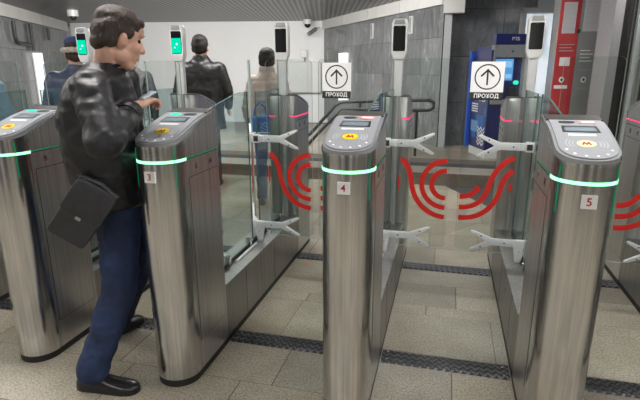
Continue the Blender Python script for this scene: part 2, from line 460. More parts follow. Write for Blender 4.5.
# red wave mark on the door leaf: poly-lines in (x, z) of the leaf
def arc(cx, cz, r, a0, a1, n=16): return [(cx+r*math.cos(math.radians(a0+(a1-a0)*k/n)), cz+r*math.sin(math.radians(a0+(a1-a0)*k/n))) for k in range(n+1)]
def bez(p0, p1, p2, p3, n=14):
    return [tuple((1-t)**3*a+3*t*(1-t)**2*b+3*t*t*(1-t)*c+t**3*d for a, b, c, d in zip(p0, p1, p2, p3)) for t in [k/n for k in range(n+1)]]
def ribbon(bm, pts, w, y0, y1):
    L, Rr = [], []
    for i, p in enumerate(pts):
        a = Vector(pts[max(0, i-1)]); b = Vector(pts[min(len(pts)-1, i+1)]); d = (b-a).normalized(); n = Vector((-d.y, d.x))
        L.append(Vector(p)+n*w/2); Rr.append(Vector(p)-n*w/2)
    for i in range(len(pts)-1):
        extrude_poly(bm, [L[i], L[i+1], Rr[i+1], Rr[i]], 'y', y0, y1)
EDGE = .392
def logo_bm(s):
    def f(bm):
        w = .030; y0, y1 = .0065, .0085
        y0, y1 = -.0075, -.0052
        if s > 0:
            lines = [arc(EDGE, .806, .145, 90, 270), arc(EDGE, .806, .085, 90, 270),
                     bez((.118, .955), (.185, .90), (.175, .845), (.190, .785)) + bez((.190, .785), (.21, .68), (.29, .605), (EDGE, .60))[1:]]
            piece = [(.104, .86), (.113, .84), (.116, .81), (.113, .775), (.104, .75)]
            for l in lines: ribbon(bm, l, w, y0, y1)
            extrude_poly(bm, piece, 'y', y0, y1)
        else:
            lines = [bez((EDGE, .605), (.26, .60), (.185, .69), (.165, .79)) + bez((.165, .79), (.155, .85), (.135, .885), (.102, .91))[1:],
                     bez((EDGE, .672), (.29, .67), (.25, .73), (.232, .80)) + bez((.232, .80), (.215, .89), (.17, .955), (.102, .985))[1:],
                     bez((EDGE, .738), (.345, .738), (.31, .755), (.285, .805))]
            for l in lines: ribbon(bm, [(-a, b) for a, b in l], w, y0, y1)
            extrude_poly(bm, [(-.102, .835), (-.115, .825), (-.120, .79), (-.102, .785)], 'y', y0, y1)
    return f

TL = ['steel turnstile at the left picture edge, only its low rear base seen',
      'steel turnstile at far left with green light band, left of the man with the bag',
      'steel turnstile numbered 3, green lit, right beside the walking man',
      'steel turnstile numbered 4 in the middle with red doors mark at both sides',
      'steel turnstile numbered 5, large at the right, below the red information stand',
      'steel turnstile at the right picture edge, only its door and rear end seen']
TGROUP = 'row of steel ticket turnstiles'
def turnstile(i, number, open_l, open_r, green):
    X = UX[i]
    t = thing('turnstile', TL[i], 'turnstile', (X, 1.929, 0), 0, TGROUP)
    cached('fc', 'front_cover', lambda bm: slab(bm, 0, -1, .012, .036, zb), steel, t)
    cached('sh', 'side_housing', lambda bm: slab(bm, 0, .0145, .33, .036, zb), steel_side, t)
    cached('xc', 'exit_cover', lambda bm: slab(bm, 0, -1, .012, .036, zb, 0, True), steel, t)
    cached('xh', 'exit_housing', lambda bm: slab(bm, 0, .0145, .33, .036, zb, 0, True), steel_side, t)
    def kick(bm):
        slab(bm, -.001, -1, .33, 0, .0355); slab(bm, -.001, -1, .33, 0, .0355, 0, True); box(bm, -.106, .106, .331, 1.689, 0, .0355)
    cached('kp', 'kick_plate', kick, black_rub, t)
    def base(bm):
        box(bm, -.106, .106, .3315, 1.6885, .036, .345, 0)
        for s in (-1, 1):
            for y in (.62, 1.12): box(bm, *sorted((s*.1055, s*.1068)), y-.0015, y+.0015, .04, .34, 1)
            box(bm, *sorted((s*.1055, s*.1075)), .86, .885, .225, .262, 0)
    b = cached('bs', 'base', base, [base_steel, dark_gap], t)
    for s in (-1, 1):
        for mirror in (False, True):
            T = (lambda y: YC-y) if mirror else (lambda y: y)
            def door(bm, s=s, T=T):
                ya, yb = sorted((T(.034), T(.312)))
                box(bm, *sorted((s*(R0-.001), s*(R0+.0008))), ya-.003, yb+.003, .187, 1.018, 1)
                box(bm, *sorted((s*R0, s*(R0+.0022))), ya, yb, .19, 1.015, 0)
            cached(('door', s, mirror), 'service_door', door, [steel_side, dark_gap], t)
            for yy in (.10, .245):
                def lock(bm, s=s, T=T, yy=yy):
                    c = T(yy); box(bm, *sorted((s*R0, s*(R0+.0016))), c-.016, c+.016, 1.045, 1.078, 0)
                    box(bm, *sorted((s*R0, s*(R0+.0024))), c-.006, c+.006, 1.054, 1.07, 1)
                cached(('lock', s, mirror, yy), 'lock', lock, [steel, dark_gap], t)
            def seam(bm, s=s, T=T):
                ya, yb = sorted((T(.02), T(.328)))
                box(bm, *sorted((s*(R0-.001), s*(R0+.0009))), ya, yb, 1.0995, 1.1035, 0)
            cached(('seam', s, mirror), 'seam_strip', seam, dark_gap, t)
    # glowing bands
    cached('lr', 'light_band', lambda bm: slab(bm, .0018, -1, .016, 1.099, 1.111), green_em, t)
    for s in (-1, 1):
        cached(('sl', s), 'light_strip', lambda bm, s=s: box(bm, *sorted((s*R0, s*(R0+.0012))), .02, .32, 1.1045, 1.109), green_dim, t)
        yy = -.055; xx = math.sqrt(R0*R0-yy*yy)
        cached(('sv', s), 'light_seam', lambda bm, s=s: box(bm, s*xx-.0016, s*xx+.0016, yy-.0022, yy+.002, .985, 1.16), green_dim, t)  # green glare streaks on the steel, put in as thin glowing strips
    cached('rr', 'exit_light_band', lambda bm: slab(bm, .0018, -1, .33, 1.128, 1.138, 0, True), pink_em, t)
    for s in (-1, 1):
        cached(('ri', s), 'exit_light_strip', lambda bm, s=s: box(bm, *sorted((s*.06, s*.1085)), 1.682, 1.692, 1.128, 1.139), pink_em, t)
        cached(('ip', s), 'end_plate', lambda bm, s=s: extrude_poly(bm, [(s*.016, .36), (s*.1, .36), (s*.1, 1.255), (s*.085, 1.285), (s*.016, 1.285)], 'y', 1.684, 1.6895), steel_side, t, 35, .002)
    # reader heads
    for mirror in (False, True):
        nm = 'reader' if not mirror else 'exit_reader'
        def head(bm, mirror=mirror):
            slab(bm, .003, -1, .331, lambda y: zb(y)-.004, lambda y: zb(y)+.006, 0, mirror)
            slab(bm, -.001, -1, .331, lambda y: zb(y)+.004, lambda y: max(zb(y)+.007, zp(y)-.006), 1, mirror)
            slab(bm, -.004, .246, .329, lambda y: zb(y)+.004, lambda y: zp(y)+.001, 2, mirror)
        h = cached(('hd', mirror), nm, head, [steel_bright, bezel_m, cap_m], t, 40)
        cached(('pl', mirror), 'face_plate', lambda bm, m=mirror: slab(bm, -.012, -1, .243, lambda y: zp(y)-.01, zp, 0, m), plate_m, h, 40)
        def frame(bm, m=mirror): on_plate(bm, [(-.066, .108), (.066, .108), (.062, .165), (-.062, .165)], .0015, .004, 0, m)
        cached(('lf', mirror), 'display_frame', frame, dark_plastic, h, 0)
        def lcd(bm, m=mirror): on_plate(bm, [(-.056, .114), (.056, .114), (.053, .150), (-.053, .150)], .0024, .003, 0, m)
        cached(('ld', mirror), 'display', lcd, lcd_m, h, 0)
        if mirror: continue
        def oval(bm, m=mirror): on_plate(bm, ell(0, .018, .033, .024), .0018, .003, 0, m)
        cached(('ov', mirror, i == 4), 'sticker', oval, cream_m if i == 4 else yellow_m, h, 0)
        def mark(bm, m=mirror):
            on_plate(bm, [(a*.75, .018+(b-.018)*.72) for a, b in [(-.022, .005), (-.013, .005), (-.0095, .019), (0, .004), (.0095, .019), (.013, .005), (.022, .005), (.013, .033), (.008, .033), (0, .017), (-.008, .033), (-.013, .033)]], .003, .003, 0, m)
        cached(('mk', mirror), 'sticker_mark', mark, ink_red, h, 0)
        for a in (-70, -42, -14, 14, 42, 70):
            cached(('dot', a), 'white_dot', lambda bm, a=a: on_plate(bm, ell(.078*math.sin(math.radians(a)), -.078*math.cos(math.radians(a)), .005, .005, 10), .0022, .003, 0), paper_m, h, 0)
        cached('dt', 'caption_strip', lambda bm: on_plate(bm, [(-.05, .078), (.045, .078), (.045, .092), (-.05, .092)], .0014, .003, 0), white_pl, h, 0)
        for s in (-1, 1):
            for r in (.045, .056, .067):
                def waves(bm, m=mirror, s=s, r=r):
                    A = [(s*r*math.cos(math.radians(a)), .018+r*.8*math.sin(math.radians(a))) for a in range(-32, 33, 8)]
                    B = [(s*(r+.004)*math.cos(math.radians(a)), .018+(r+.004)*.8*math.sin(math.radians(a))) for a in range(32, -33, -8)]
                    on_plate(bm, A+B, .0013, .003, 0, m)
                cached(('wv', s, r), 'wave_arc', waves, grey_print, h, 0)
        gl = green and not mirror
        cached(('la', mirror, gl), 'oval_lamp', lambda bm, m=mirror: on_plate(bm, ell(-.036, .207, .030, .013), .002, .003, 0, m), lamp_green if gl else dark_plastic, h, 0)
        def pill(bm, m=mirror):
            on_plate(bm, rrect(.008, .072, .192, .222, .012, 4), .002, .003, 0, m)
            if not gl: on_plate(bm, rrect(.016, .064, .198, .216, .008, 4), .003, .003, 1, m)
        cached(('lb', mirror, gl), 'pill_lamp', pill, [dark_plastic] if gl else [lamp_red, paper_m], h, 0)
    # number plate
    if number:
        def np_(bm): box(bm, -.024, .026, -R0-.0055, -R0+.004, 1.018, 1.066)
        n = cached('np', 'number_plate', np_, paper_m, t, 0)
        text_obj('number', number, .040, ink_red, n, (0, -R0-.0062, 1.042), bold=.0005, depth=.0006)
    # glass partitions
    def pane1(bm): extrude_poly(bm, [(.345, .372), (1.0, .372), (1.0, 1.35), (.90, 1.352), (.80, 1.342), (.45, 1.283), (.345, 1.25)], 'x', -.005, .005, 0, 1)
    def pane2(bm): extrude_poly(bm, [(1.14, .372), (1.6, .372), (1.6, 1.345), (1.14, 1.345)], 'x', -.005, .005, 0, 1)
    for k, (pf, ys) in enumerate(((pane1, (.60, .93)), (pane2, (1.24, 1.53)))):
        p = cached(('pane', k), 'glass_partition', pf, [pane_m, edge_green], t, 0)
        for y in ys:
            def clamp(bm, y=y):
                box(bm, -.016, .016, y-.014, y+.014, .3455, .405, 0)
                tube(bm, [(-.022, y, .39), (.022, y, .39)], .007, 10)
            cached(('cl', y), 'glass_clamp', clamp, steel_bright, p, 40)
    def seal(bm): box(bm, -.008, .008, .36, 1.58, .3455, .3715)
    cached('seal', 'glass_seal', seal, black_rub, t, 0)
    def rod(bm): tube(bm, [(.03, .66, .354), (.03, .98, .354)], .008, 8)
    cached('rod', 'white_rod', rod, white_pl, t)
    # swing door leaves
    for s, op in ((-1, open_l), (1, open_r)):
        def leaf(bm, s=s):
            pts = rrect(.102, .405, .396, 1.545, .035, 6, (0, 1, 1, 1))
            extrude_poly(bm, [(s*a, b) for a, b in pts], 'y', -.005, .005, 0, 1)
        lf = cached(('leaf', s), 'door_leaf', leaf, [glass_leaf, edge_leaf], t, 0)
        lf.location = (0, 1.071, 0)
        if op: lf.rotation_euler = (0, 0, math.radians(op)*s)
        br = cached(('bru', s), 'door_bracket', lambda bm, s=s: bracket_bm(s, False)(bm), [bracket_m, dark_plastic], lf, 35, .0015); br.location = (0, -.0, 1.05)
        br = cached(('brl', s), 'door_bracket', lambda bm, s=s: bracket_bm(s, True)(bm), [bracket_m, dark_plastic], lf, 35, .0015); br.location = (0, -.0, .465)
        cached(('logo', s), 'wave_mark', logo_bm(s), red_m, lf, 0)
    return t
turnstile(0, None, 0, 70, True)
turnstile(1, None, 68, 72, True)
turnstile(2, '3', 66, 0, True)
turnstile(3, '4', 0, 0, False)
turnstile(4, '5', 0, 0, False)
turnstile(5, None, 0, 0, False)

# face payment terminals on posts
PLAB = ['white face terminal with green screen, behind the walking man\'s head',
        'white face terminal with green screen, beside the man in a black coat',
        'white face terminal with black screen, beside the woman in the taupe puffer',
        'white face terminal with black screen, standing before the grey marble wall',
        'white face terminal with black screen, standing beside the cash machine']
def terminal(i):
    green = i < 2
    t = thing('face_terminal', PLAB[i], 'terminal', (UX[i]+.026, 1.929+1.643, .345), 0, 'face payment terminals on white posts')
    z0 = .345
    def lower(bm): box(bm, -.013, .013, -.013, .013, .0, 1.0-.045)
    cached('tlow', 'lower_post', lower, post_grey, t, 0, .003)
    def upper(bm):
        extrude_poly(bm, [(-.028, .95), (.028, .95), (.030, 1.18), (.036, 1.225), (-.036, 1.225), (-.030, 1.18)], 'y', -.016, .024)
    cached('tup', 'post', upper, post_m, t, 30, .004)
    def side(bm): box(bm, -.046, -.0285, -.004, .03, .95, 1.21)
    cached('tsd', 'cable_cover_strip', side, post_grey, t, 0, .003)
    def house(bm):
        extrude_poly(bm, [(-.036, 1.20), (.036, 1.20), (.052, 1.245), (.054, 1.435), (.042, 1.464), (-.042, 1.464), (-.054, 1.435), (-.052, 1.245)], 'y', -.034, .024)
    h = cached('ths', 'terminal_housing', house, white_pl, t, 30, .006)
    def cap(bm): extrude_poly(bm, [(-.038, 1.428), (.038, 1.428), (.031, 1.458), (-.031, 1.458)], 'y', -.040, -.033)
    cached('tcp', 'camera_cap', cap, post_grey, h, 0, .002)
    def scr(bm): extrude_poly(bm, rrect(-.041, .041, 1.255, 1.418, .008, 4), 'y', -.0375, -.033)
    sc = cached(('tsc',), 'screen', scr, screen_black, h, 0)
    if green:
        bm = NB(); box(bm, -.039, .039, -.0392, -.037, 1.26, 1.368); finish('screen_picture', bm, screen_green, h, 0)
        bm = NB()
        for (cx, cz, r) in ((.006, 1.325, .010), (-.012, 1.30, .007)): disc(bm, (cx, cz), r, r, -.0402, -.039, 14)
        finish('screen_icon', bm, screen_mark, h, 0)
    else:
        bm = NB(); disc(bm, (0, 1.412), .006, .004, -.0382, -.037, 12); finish('lens', bm, dark_plastic, h, 0)
for i in range(5): terminal(i)

# signs on the glass leaves
def sign(i, label):
    t = thing('passage_sign', label, 'sign', (UX[i]-.288, 1.929+1.071-.0085, 1.312), 0, 'white arrow signs on the glass doors')
    bm = NB(); box(bm, -.089, .089, -.005, .0, .0, .21); finish('panel', bm, paper_m, t, 0)
    bm = NB(); box(bm, -.089, .089, -.0062, -.0045, .0, .043); finish('black_strip', bm, ink_m, t, 0)
    text_obj('lettering', 'ПРОХОД', .031, paper_m, t, (0, -.0068, .0215), bold=.0008, depth=.0004)
    bm = NB()
    n = 40; cx, cz, ro, ri = 0, .127, .070, .063
    for k in range(n):
        a, b = 2*PI*k/n, 2*PI*(k+1)/n
        extrude_poly(bm, [(cx+ro*math.cos(a), cz+ro*math.sin(a)), (cx+ro*math.cos(b), cz+ro*math.sin(b)), (cx+ri*math.cos(b), cz+ri*math.sin(b)), (cx+ri*math.cos(a), cz+ri*math.sin(a))], 'y', -.0062, -.0045)
    finish('circle', bm, ink_m, t, 0)
    bm = NB()
    extrude_poly(bm, [(-.0045, .082), (.0045, .082), (.0045, .158), (-.0045, .158)], 'y', -.0062, -.0045)
    for s in (-1, 1):
        extrude_poly(bm, [(0, .172), (0, .158), (s*.031, .127), (s*.038, .134)], 'y', -.0063, -.0045)
    finish('arrow', bm, ink_m, t, 0)
sign(3, 'white up-arrow sign on glass just above turnstile 4')
sign(4, 'white up-arrow sign on glass in front of the blue cash machine')


# ------------------------------------------------------------------ setting: hall and passage beyond
ZC = 2.66
def wall_panels(name, P0, P1, z0, z1, mat, pw, ph, thick=.12, side=1, seed=1, gap=.004):
    """a wall of stone slabs from P0 to P1; the visible face lies on the line P0-P1"""
    rn = random.Random(seed)
    P0 = Vector(P0); P1 = Vector(P1); L = (P1-P0).length; d = (P1-P0).normalized(); n = Vector((-d.y, d.x))*side
    bm = NB(); lay = bm.loops.layers.color.new('tone')
    def V(u, off, z): q = P0+d*u+n*off; return bm.verts.new((q.x, q.y, z))
    def quad(vs, t):
        f = bm.faces.new(vs)
        for l in f.loops: l[lay] = (t, t, t, 1)
    z = z0; r = 0
    while z < z1-.01:
        zt = min(z1, z+ph); u = -(pw*.5 if r % 2 else 0)
        while u < L-.01:
            a = max(0, u)+gap/2; b = min(L, u+pw)-gap/2
            if b > a:
                t = rn.uniform(.84, 1.12)
                A = [V(a, 0, z+gap/2), V(b, 0, z+gap/2), V(b, 0, zt-gap/2), V(a, 0, zt-gap/2)]
                B = [V(a, -.02, z+gap/2), V(b, -.02, z+gap/2), V(b, -.02, zt-gap/2), V(a, -.02, zt-gap/2)]
                quad(A, t)
                for i in range(4): quad([A[i], B[i], B[(i+1) % 4], A[(i+1) % 4]], .3)
            u += pw
        z = zt; r += 1
    q = [V(0, -.012, z0), V(L, -.012, z0), V(L, -.012, z1), V(0, -.012, z1), V(0, -thick, z0), V(L, -thick, z0), V(L, -thick, z1), V(0, -thick, z1)]
    for f in ((0,1,2,3),(4,5,6,7),(0,1,5,4),(2,3,7,6),(1,2,6,5),(0,3,7,4)): quad([q[i] for i in f], .25 if f == (0,1,2,3) else .8)
    return struct(finish(name, bm, mat, None, 0))
def line_box(bm, P0, P1, off0, off1, z0, z1, side=1, mi=0):
    P0 = Vector(P0); P1 = Vector(P1); d = (P1-P0).normalized(); n = Vector((-d.y, d.x))*side
    pts = [P0+n*off0, P1+n*off0, P1+n*off1, P0+n*off1]
    extrude_poly(bm, [(p.x, p.y) for p in pts], 'z', z0, z1, mi)
def along(P0, P1, u, off, z, side=1):
    P0 = Vector(P0); P1 = Vector(P1); d = (P1-P0).normalized(); n = Vector((-d.y, d.x))*side
    q = P0+d*u+n*off; return Vector((q.x, q.y, z))

LW0 = (-6.9, 5.36); LW1 = (-9.90, 11.62)            # left marble wall
RW0 = (-3.29, 13.27); RW1 = (-.15, 8.59)            # right marble wall
wall_panels('wall_left', LW0, LW1, 0, 2.425, marble_g, 1.1, .62, .12, -1, 4)
wall_panels('wall_right', RW0, RW1, .15, 2.44, marble_g, 1.0, .60, .16, -1, 9)
def beam(P0, P1, n, z0, side, name):
    bm = NB(); P0v = Vector(P0); P1v = Vector(P1); d = (P1v-P0v).normalized(); L = (P1v-P0v).length
    for k in range(n):
        a = P0v+d*(L*k/n+.008); b = P0v+d*(L*(k+1)/n-.008); line_box(bm, a, b, -.1, .05, z0, ZC, side)
    struct(finish(name, bm, beam_m, None, 0))
beam(LW0, LW1, 5, 2.43, -1, 'trim_6'); beam(RW0, RW1, 4, 2.445, -1, 'trim_7')
bm = NB(); box(bm, -.16, .16, 8.42, 8.62, 2.30, ZC); struct(finish('trim_8', bm, beam_m, None, 0))
bm = NB(); line_box(bm, (-10.0, 11.9), (-3.2, 13.32), 0, -.12, 0, ZC, -1); struct(finish('wall_back', bm, white_wall_m, None, 0))
# recess with the cash machine
wall_panels('wall_recess', (-.12, 8.78), (1.30, 9.12), .15, 2.56, marble_d, .95, .75, .14, -1, 12)
bm = NB(); line_box(bm, (1.31, 9.12), (4.2, 9.78), 0, -.12, 0, ZC, -1); struct(finish('wall_far_right', bm, plain('grey wall paint', (.42, .44, .46), .5), None, 0))
bm = NB(); line_box(bm, (-.14, 8.45), (4.2, 9.3), 0, .16, 2.555, ZC, -1); struct(finish('trim_9', bm, lintel_m, None, 0))
bm = NB(); box(bm, -.15, -.02, 8.6, 8.95, .15, 2.56); struct(finish('trim_10', bm, plain('light edge stone', (.36, .37, .38), .3), None, 0))
# ceiling
bm = NB(); box(bm, -11, 5.5, -3.2, 13.6, ZC, ZC+.1); struct(finish('ceiling', bm, ceil_m, None, 0))
# hall walls, added panels and columns behind and beside the camera (seen only as reflections)
bm = NB(); box(bm, -11, 5.5, -3.2, -3.1, 0, ZC); struct(finish('wall_front', bm, hall_m, None, 0))
for k, (x0, x1) in enumerate(((-6.2, -5.0), (-3.4, -2.3), (-.9, .5), (1.9, 3.0))):  # added dark panels, out of view, for dark stripes in the steel reflections
    bm = NB(); box(bm, x0, x1, -3.1, -3.06, 0, 2.25); o = struct(finish('door_%d' % (k+1), bm, refl_dark, None, 0))
for k, x in enumerate((-7.2, -4.2, -1.7, 1.2, 3.6)):  # added white columns, out of view, for bright stripes in the steel
    bm = NB(); box(bm, x-.16, x+.16, -2.6, -2.3, 0, ZC); struct(finish('trim_%d' % (20+k), bm, refl_white, None, 0))
bm = NB(); box(bm, 5.4, 5.5, -3.1, 9.9, 0, ZC); struct(finish('wall_side', bm, hall_m, None, 0))
bm = NB(); box(bm, -11, -10.9, -3.1, 11.9, 0, ZC); struct(finish('wall_side_left', bm, hall_m, None, 0))

def glow_door_mat():
    m, nt, out = nodes('lit frosted glass')
    p = nt.nodes.new('ShaderNodeBsdfPrincipled'); p.inputs['Base Color'].default_value = (.6, .68, .75, 1); p.inputs['Roughness'].default_value = .15
    c = ramp(nt, noise_tex(nt, 2.6, 2, .5, stretch=(1.6, 1, .7)), [(.40, (.24, .36, .48)), (.56, (.80, .86, .92))])
    lk(nt, c, p.inputs['Emission Color']); p.inputs['Emission Strength'].default_value = .75
    lk(nt, p.outputs[0], out.inputs[0]); return m
glow_door = glow_door_mat()
# door at the far right with its frame, pale cloudy glow in its material
bm = NB(); box(bm, -.09, .56, 0, .05, .16, 2.22); dr = struct(finish('door_5', bm, glow_door, None, 0, loc=(1.105, 8.05, 0), rotz=.2))
bm = NB(); box(bm, -.16, -.095, -.02, .06, .16, 2.30); box(bm, -.16, .62, -.02, .06, 2.23, 2.30); box(bm, .565, .62, -.02, .06, .16, 2.225)
finish('door_frame', bm, lintel_m, dr, 0)

# fluted metal column at right
bm = NB()
xs = 0
prof = [(.10, 1, .0), (.085, 0, -.02), (.014, 3, .02), (.045, 0, -.02), (.05, 2, .02), (.036, 3, .04), (.045, 1, .0), (.05, 0, -.02), (.036, 3, .04), (.06, 2, .01), (.06, 1, 0), (.06, 0, -.02)]
for (w, mi, off) in prof:
    box(bm, xs, xs+w-.001, -off, .30, 0.0, ZC, mi); xs += w
struct(finish('trim_11', bm, [plain('dark bronze metal', (.06, .058, .058), .3, .4), plain('grey metal', (.34, .345, .36), .4, .2), plain('pale metal', (.52, .58, .59), .35, .2), steel_bright], None, 0, loc=(1.635, 6.08, 0), rotz=.24))

# information stand, red and grey
red_panel = plain('red enamel', (.52, .055, .06), .22, var=.12, vscale=5)
grey_panel = plain('grey enamel', (.30, .305, .31), .25, var=.06, vscale=5)
t = thing('information_stand', 'tall red and grey information stand with paper notices, behind turnstile 5', 'information stand', (1.206, 6.62, .163), .17)
bm = NB(); box(bm, -.004, .51, .012, .22, 0, 2.30); finish('cabinet', bm, grey_panel, t, 0, .006)
bm = NB(); box(bm, 0, .232, -.004, .0115, .03, 2.28); rp = finish('red_panel', bm, red_panel, t, 0, .003)
bm = NB(); box(bm, .236, .505, -.004, .0115, .03, 2.28); gp = finish('grey_panel', bm, grey_panel, t, 0, .003)
def notice(x0, x1, z0, z1, p):
    bm = NB(); box(bm, x0, x1, -.0065, -.0042, z0, z1); o = finish('notice', bm, plain('notice paper', (.62, .62, .66), .6, var=.03), p, 0)
    bm = NB(); z = z1-.03
    while z > z0+.03:
        box(bm, x0+.015, x1-.015-.03*(int(z*1000) % 3)*.5, -.0072, -.0064, z-.0035, z); z -= .02
    finish('print_lines', bm, grey_print, o, 0)
notice(.035, .185, 1.70, 2.045, rp); notice(.268, .445, 1.72, 2.10, gp)
for (cx, p) in ((.098, rp), (.352, gp)):
    bm = NB(); disc(bm, (cx, 1.17), .030, .036, -.012, -.004, 24); o = finish('call_button', bm, white_pl, p, 40)
    bm = NB(); disc(bm, (cx, 1.17), .014, .016, -.016, -.0115, 18); finish('button_centre', bm, dark_plastic, o, 40)
bm = NB(); box(bm, .02, .175, -.0066, -.0042, 1.065, 1.105); finish('white_strip', bm, paper_m, rp, 0)
bm = NB(); box(bm, .275, .43, -.0066, -.0042, 1.05, 1.078); box(bm, .285, .42, -.0066, -.0042, 1.27, 1.295); finish('dark_strip', bm, bezel_m, gp, 0)
bm = NB(); box(bm, .05, .17, -.0066, -.0042, 1.33, 1.43); finish('label_card', bm, paper_m, rp, 0)
bm = NB()
for k in range(4): box(bm, .275, .42-.03*(k % 2), -.0062, -.0042, 1.38+k*.04, 1.39+k*.04)
finish('print_lines', bm, paper_m, gp, 0)
bm = NB()
for k in range(3): box(bm, .03, .2-.03*(k % 2), -.0062, -.0042, 1.50+k*.035, 1.507+k*.035)
finish('print_lines', bm, grey_print, rp, 0)
bm = NB(); box(bm, .205, .245, -.01, -.0042, 1.70, 1.745); finish('dark_latch', bm, dark_plastic, t, 0)

# cash machine
navy = plain('navy blue panel', (.017, .026, .15), .3, var=.05, coat=.3)
blue = plain('bright blue panel', (.02, .10, .55), .35, var=.05)
mid_b = plain('mid blue print', (.02, .14, .50), .4, var=.03)
pale_b = plain('pale blue print', (.17, .34, .58), .4, var=.2, vscale=40)
grey_m = plain('machine grey', (.34, .36, .38), .4, .3)
t = thing('cash_machine', 'blue cash machine with lit screen standing before the dark marble wall', 'cash machine', (.551, 7.591, .163), math.atan2(.34, .94))
bm = NB(); box(bm, .01, .56, .0, .60, .0, .125); finish('plinth', bm, white_pl, t, 0, .004)
bm = NB(); box(bm, .03, .55, .09, .59, .1255, 1.60); box(bm, .03, .55, .02, .0895, .1255, .86); finish('body', bm, navy, t, 0, .004)
bm = NB(); box(bm, .0, .0295, .0, .60, .1255, 1.55); sp = finish('side_panel', bm, navy, t, 0, .003)
def side(bm, y0, y1, z0, z1, x=-.002, mi=0): box(bm, x, .0005, y0, y1, z0, z1, mi)
bm = NB(); side(bm, .08, .36, .40, .62); side(bm, .36, .50, .27, .45); side(bm, .02, .10, .62, .74); finish('blue_squares', bm, mid_b, sp, 0)
bm = NB(); side(bm, .28, .54, .36, .53, -.003); finish('pale_square', bm, pale_b, sp, 0)
bm = NB()
for k in range(4): side(bm, .33, .56, .66+k*.036, .678+k*.036, -.0025)
for k in range(5):
    z = .17+k*.055
    for a in (0, .12):
        vs = [(.04+a, z+.05), (.10+a, z), (.16+a, z+.05), (.16+a, z+.072), (.10+a, z+.022), (.04+a, z+.072)]
        extrude_poly(bm, vs, 'x', -.0035, .0005)
finish('white_stripes', bm, paper_m, sp, 0)
text_obj('lettering', 'ВТБ', .115, paper_m, sp, (-.0015, .27, .86), rot=(PI/2, 0, -PI/2), bold=.001, depth=.001, sx=1.75)
bm = NB(); box(bm, -.05, -.001, .602, .66, .1, 1.55); finish('back_fin', bm, blue, t, 0, .003)
bm = NB(); box(bm, .03, .065, -.015, .0885, .862, 1.62); box(bm, .50, .55, -.015, .0885, .862, 1.62); box(bm, .0655, .4995, -.015, .0885, 1.45, 1.62)
box(bm, .03, .55, -.06, .0195, .80, .86); finish('fascia', bm, grey_m, t, 0, .004)
bm = NB(); box(bm, .035, .55, -.035, .085, 1.625, 1.765); hd = finish('header', bm, navy, t, 0, .004)
text_obj('lettering', 'ВТБ', .06, paper_m, hd, (.32, -.0362, 1.695), bold=.0015, depth=.001)
bm = NB(); box(bm, .07, .37, .0700, .0885, 1.13, 1.43); sc = finish('screen', bm, emit('machine screen', (.10, .38, .80), 1.0), t, 0)
tile_m = emit('machine screen tiles', (.32, .62, .95), 1.0)
for (a, b, c, d) in ((.09, .20, 1.31, 1.40), (.22, .35, 1.31, 1.40), (.09, .16, 1.18, 1.26), (.26, .35, 1.16, 1.22)):
    bm = NB(); box(bm, a, b, .0685, .0702, c, d); finish('screen_tile', bm, tile_m, sc, 0)
bm = NB(); disc(bm, (.43, 1.10), .035, .03, .055, .0885, 16); finish('card_slot_light', bm, lamp_green, t, 0)
bm = NB(); box(bm, .10, .24, .03, .088, .90, .94); box(bm, .30, .45, .04, .088, .865, 1.03); finish('keypad', bm, dark_plastic, t, 0, .004)
bm = NB(); disc(bm, (.30, 1.53), .014, .014, -.018, -.0145, 12); finish('camera_lens', bm, dark_plastic, t, 0)

# handrail by the right marble wall
railm = plain('dark steel rail', (.07, .07, .075), .35, .7)
t = thing('handrail', 'dark tubular handrail with looped end before the grey marble wall', 'handrail', (-2.3, 7.6, .163))
off = Vector((2.3, -7.6, -.163))
def rtube(name, pts, r, p):
    bm = NB(); tube(bm, [Vector(q)+off for q in pts], r, 10); return finish(name, bm, railm, p, 60)
rtube('rail', [(-2.34, 7.32, .20), (-2.0, 7.40, .55), (-1.67, 7.47, .93), (-1.58, 7.49, .975), (-1.0, 7.6, .99), (-.27, 7.62, 1.01), (-.21, 7.63, .97), (-.21, 7.63, .90), (-.27, 7.62, .86), (-.70, 7.55, .86), (-1.15, 7.48, .87)], .026, t)
rtube('lower_rail', [(-2.20, 7.28, .19), (-1.9, 7.34, .52), (-1.56, 7.40, .88), (-1.15, 7.48, .87)], .024, t)
rtube('post', [(-.45, 7.6, .164), (-.45, 7.585, .86)], .02, t); rtube('post', [(-1.3, 7.5, .164), (-1.3, 7.52, .98)], .02, t)
rtube('post', [(-2.34, 7.32, .164), (-2.34, 7.32, .22)], .026, t)

# white cabinet and small fittings on the back wall
wbx = plain('white enamel', (.74, .74, .73), .35, var=.02)
ang = math.atan2(1.42, 6.8)
t = thing('wall_cabinet', 'large white metal cabinet on the wall at the far right corner', 'cabinet', (-3.75, 12.98, .82), ang)
bm = NB(); box(bm, -.44, .44, -.0, .20, 0, .80); cb = finish('body', bm, wbx, t, 0, .01)
bm = NB(); box(bm, -.43, .08, -.016, -.001, .01, .79); finish('door', bm, wbx, t, 0, .004)
bm = NB(); box(bm, .095, .43, -.016, -.001, .01, .55); finish('door', bm, wbx, t, 0, .004)
bm = NB(); box(bm, .095, .43, -.016, -.001, .565, .79); finish('door', bm, wbx, t, 0, .004)
t = thing('junction_box', 'small white junction box with a grey cable above the white cabinet', 'junction box', (-3.79, 13.06, 1.83), ang)
bm = NB(); box(bm, -.08, .08, 0, .08, -.1, .1); finish('box', bm, wbx, t, 0, .01)
bm = NB(); tube(bm, [(.02, .03, -.09), (.02, .02, -.22), (.05, .02, -.29), (.42, .03, -.30)], .018, 8); finish('cable', bm, bezel_m, t)
t = thing('dome_camera', 'white dome camera under the ceiling right of the white wall', 'camera', (-3.62, 12.85, ZC), 0)
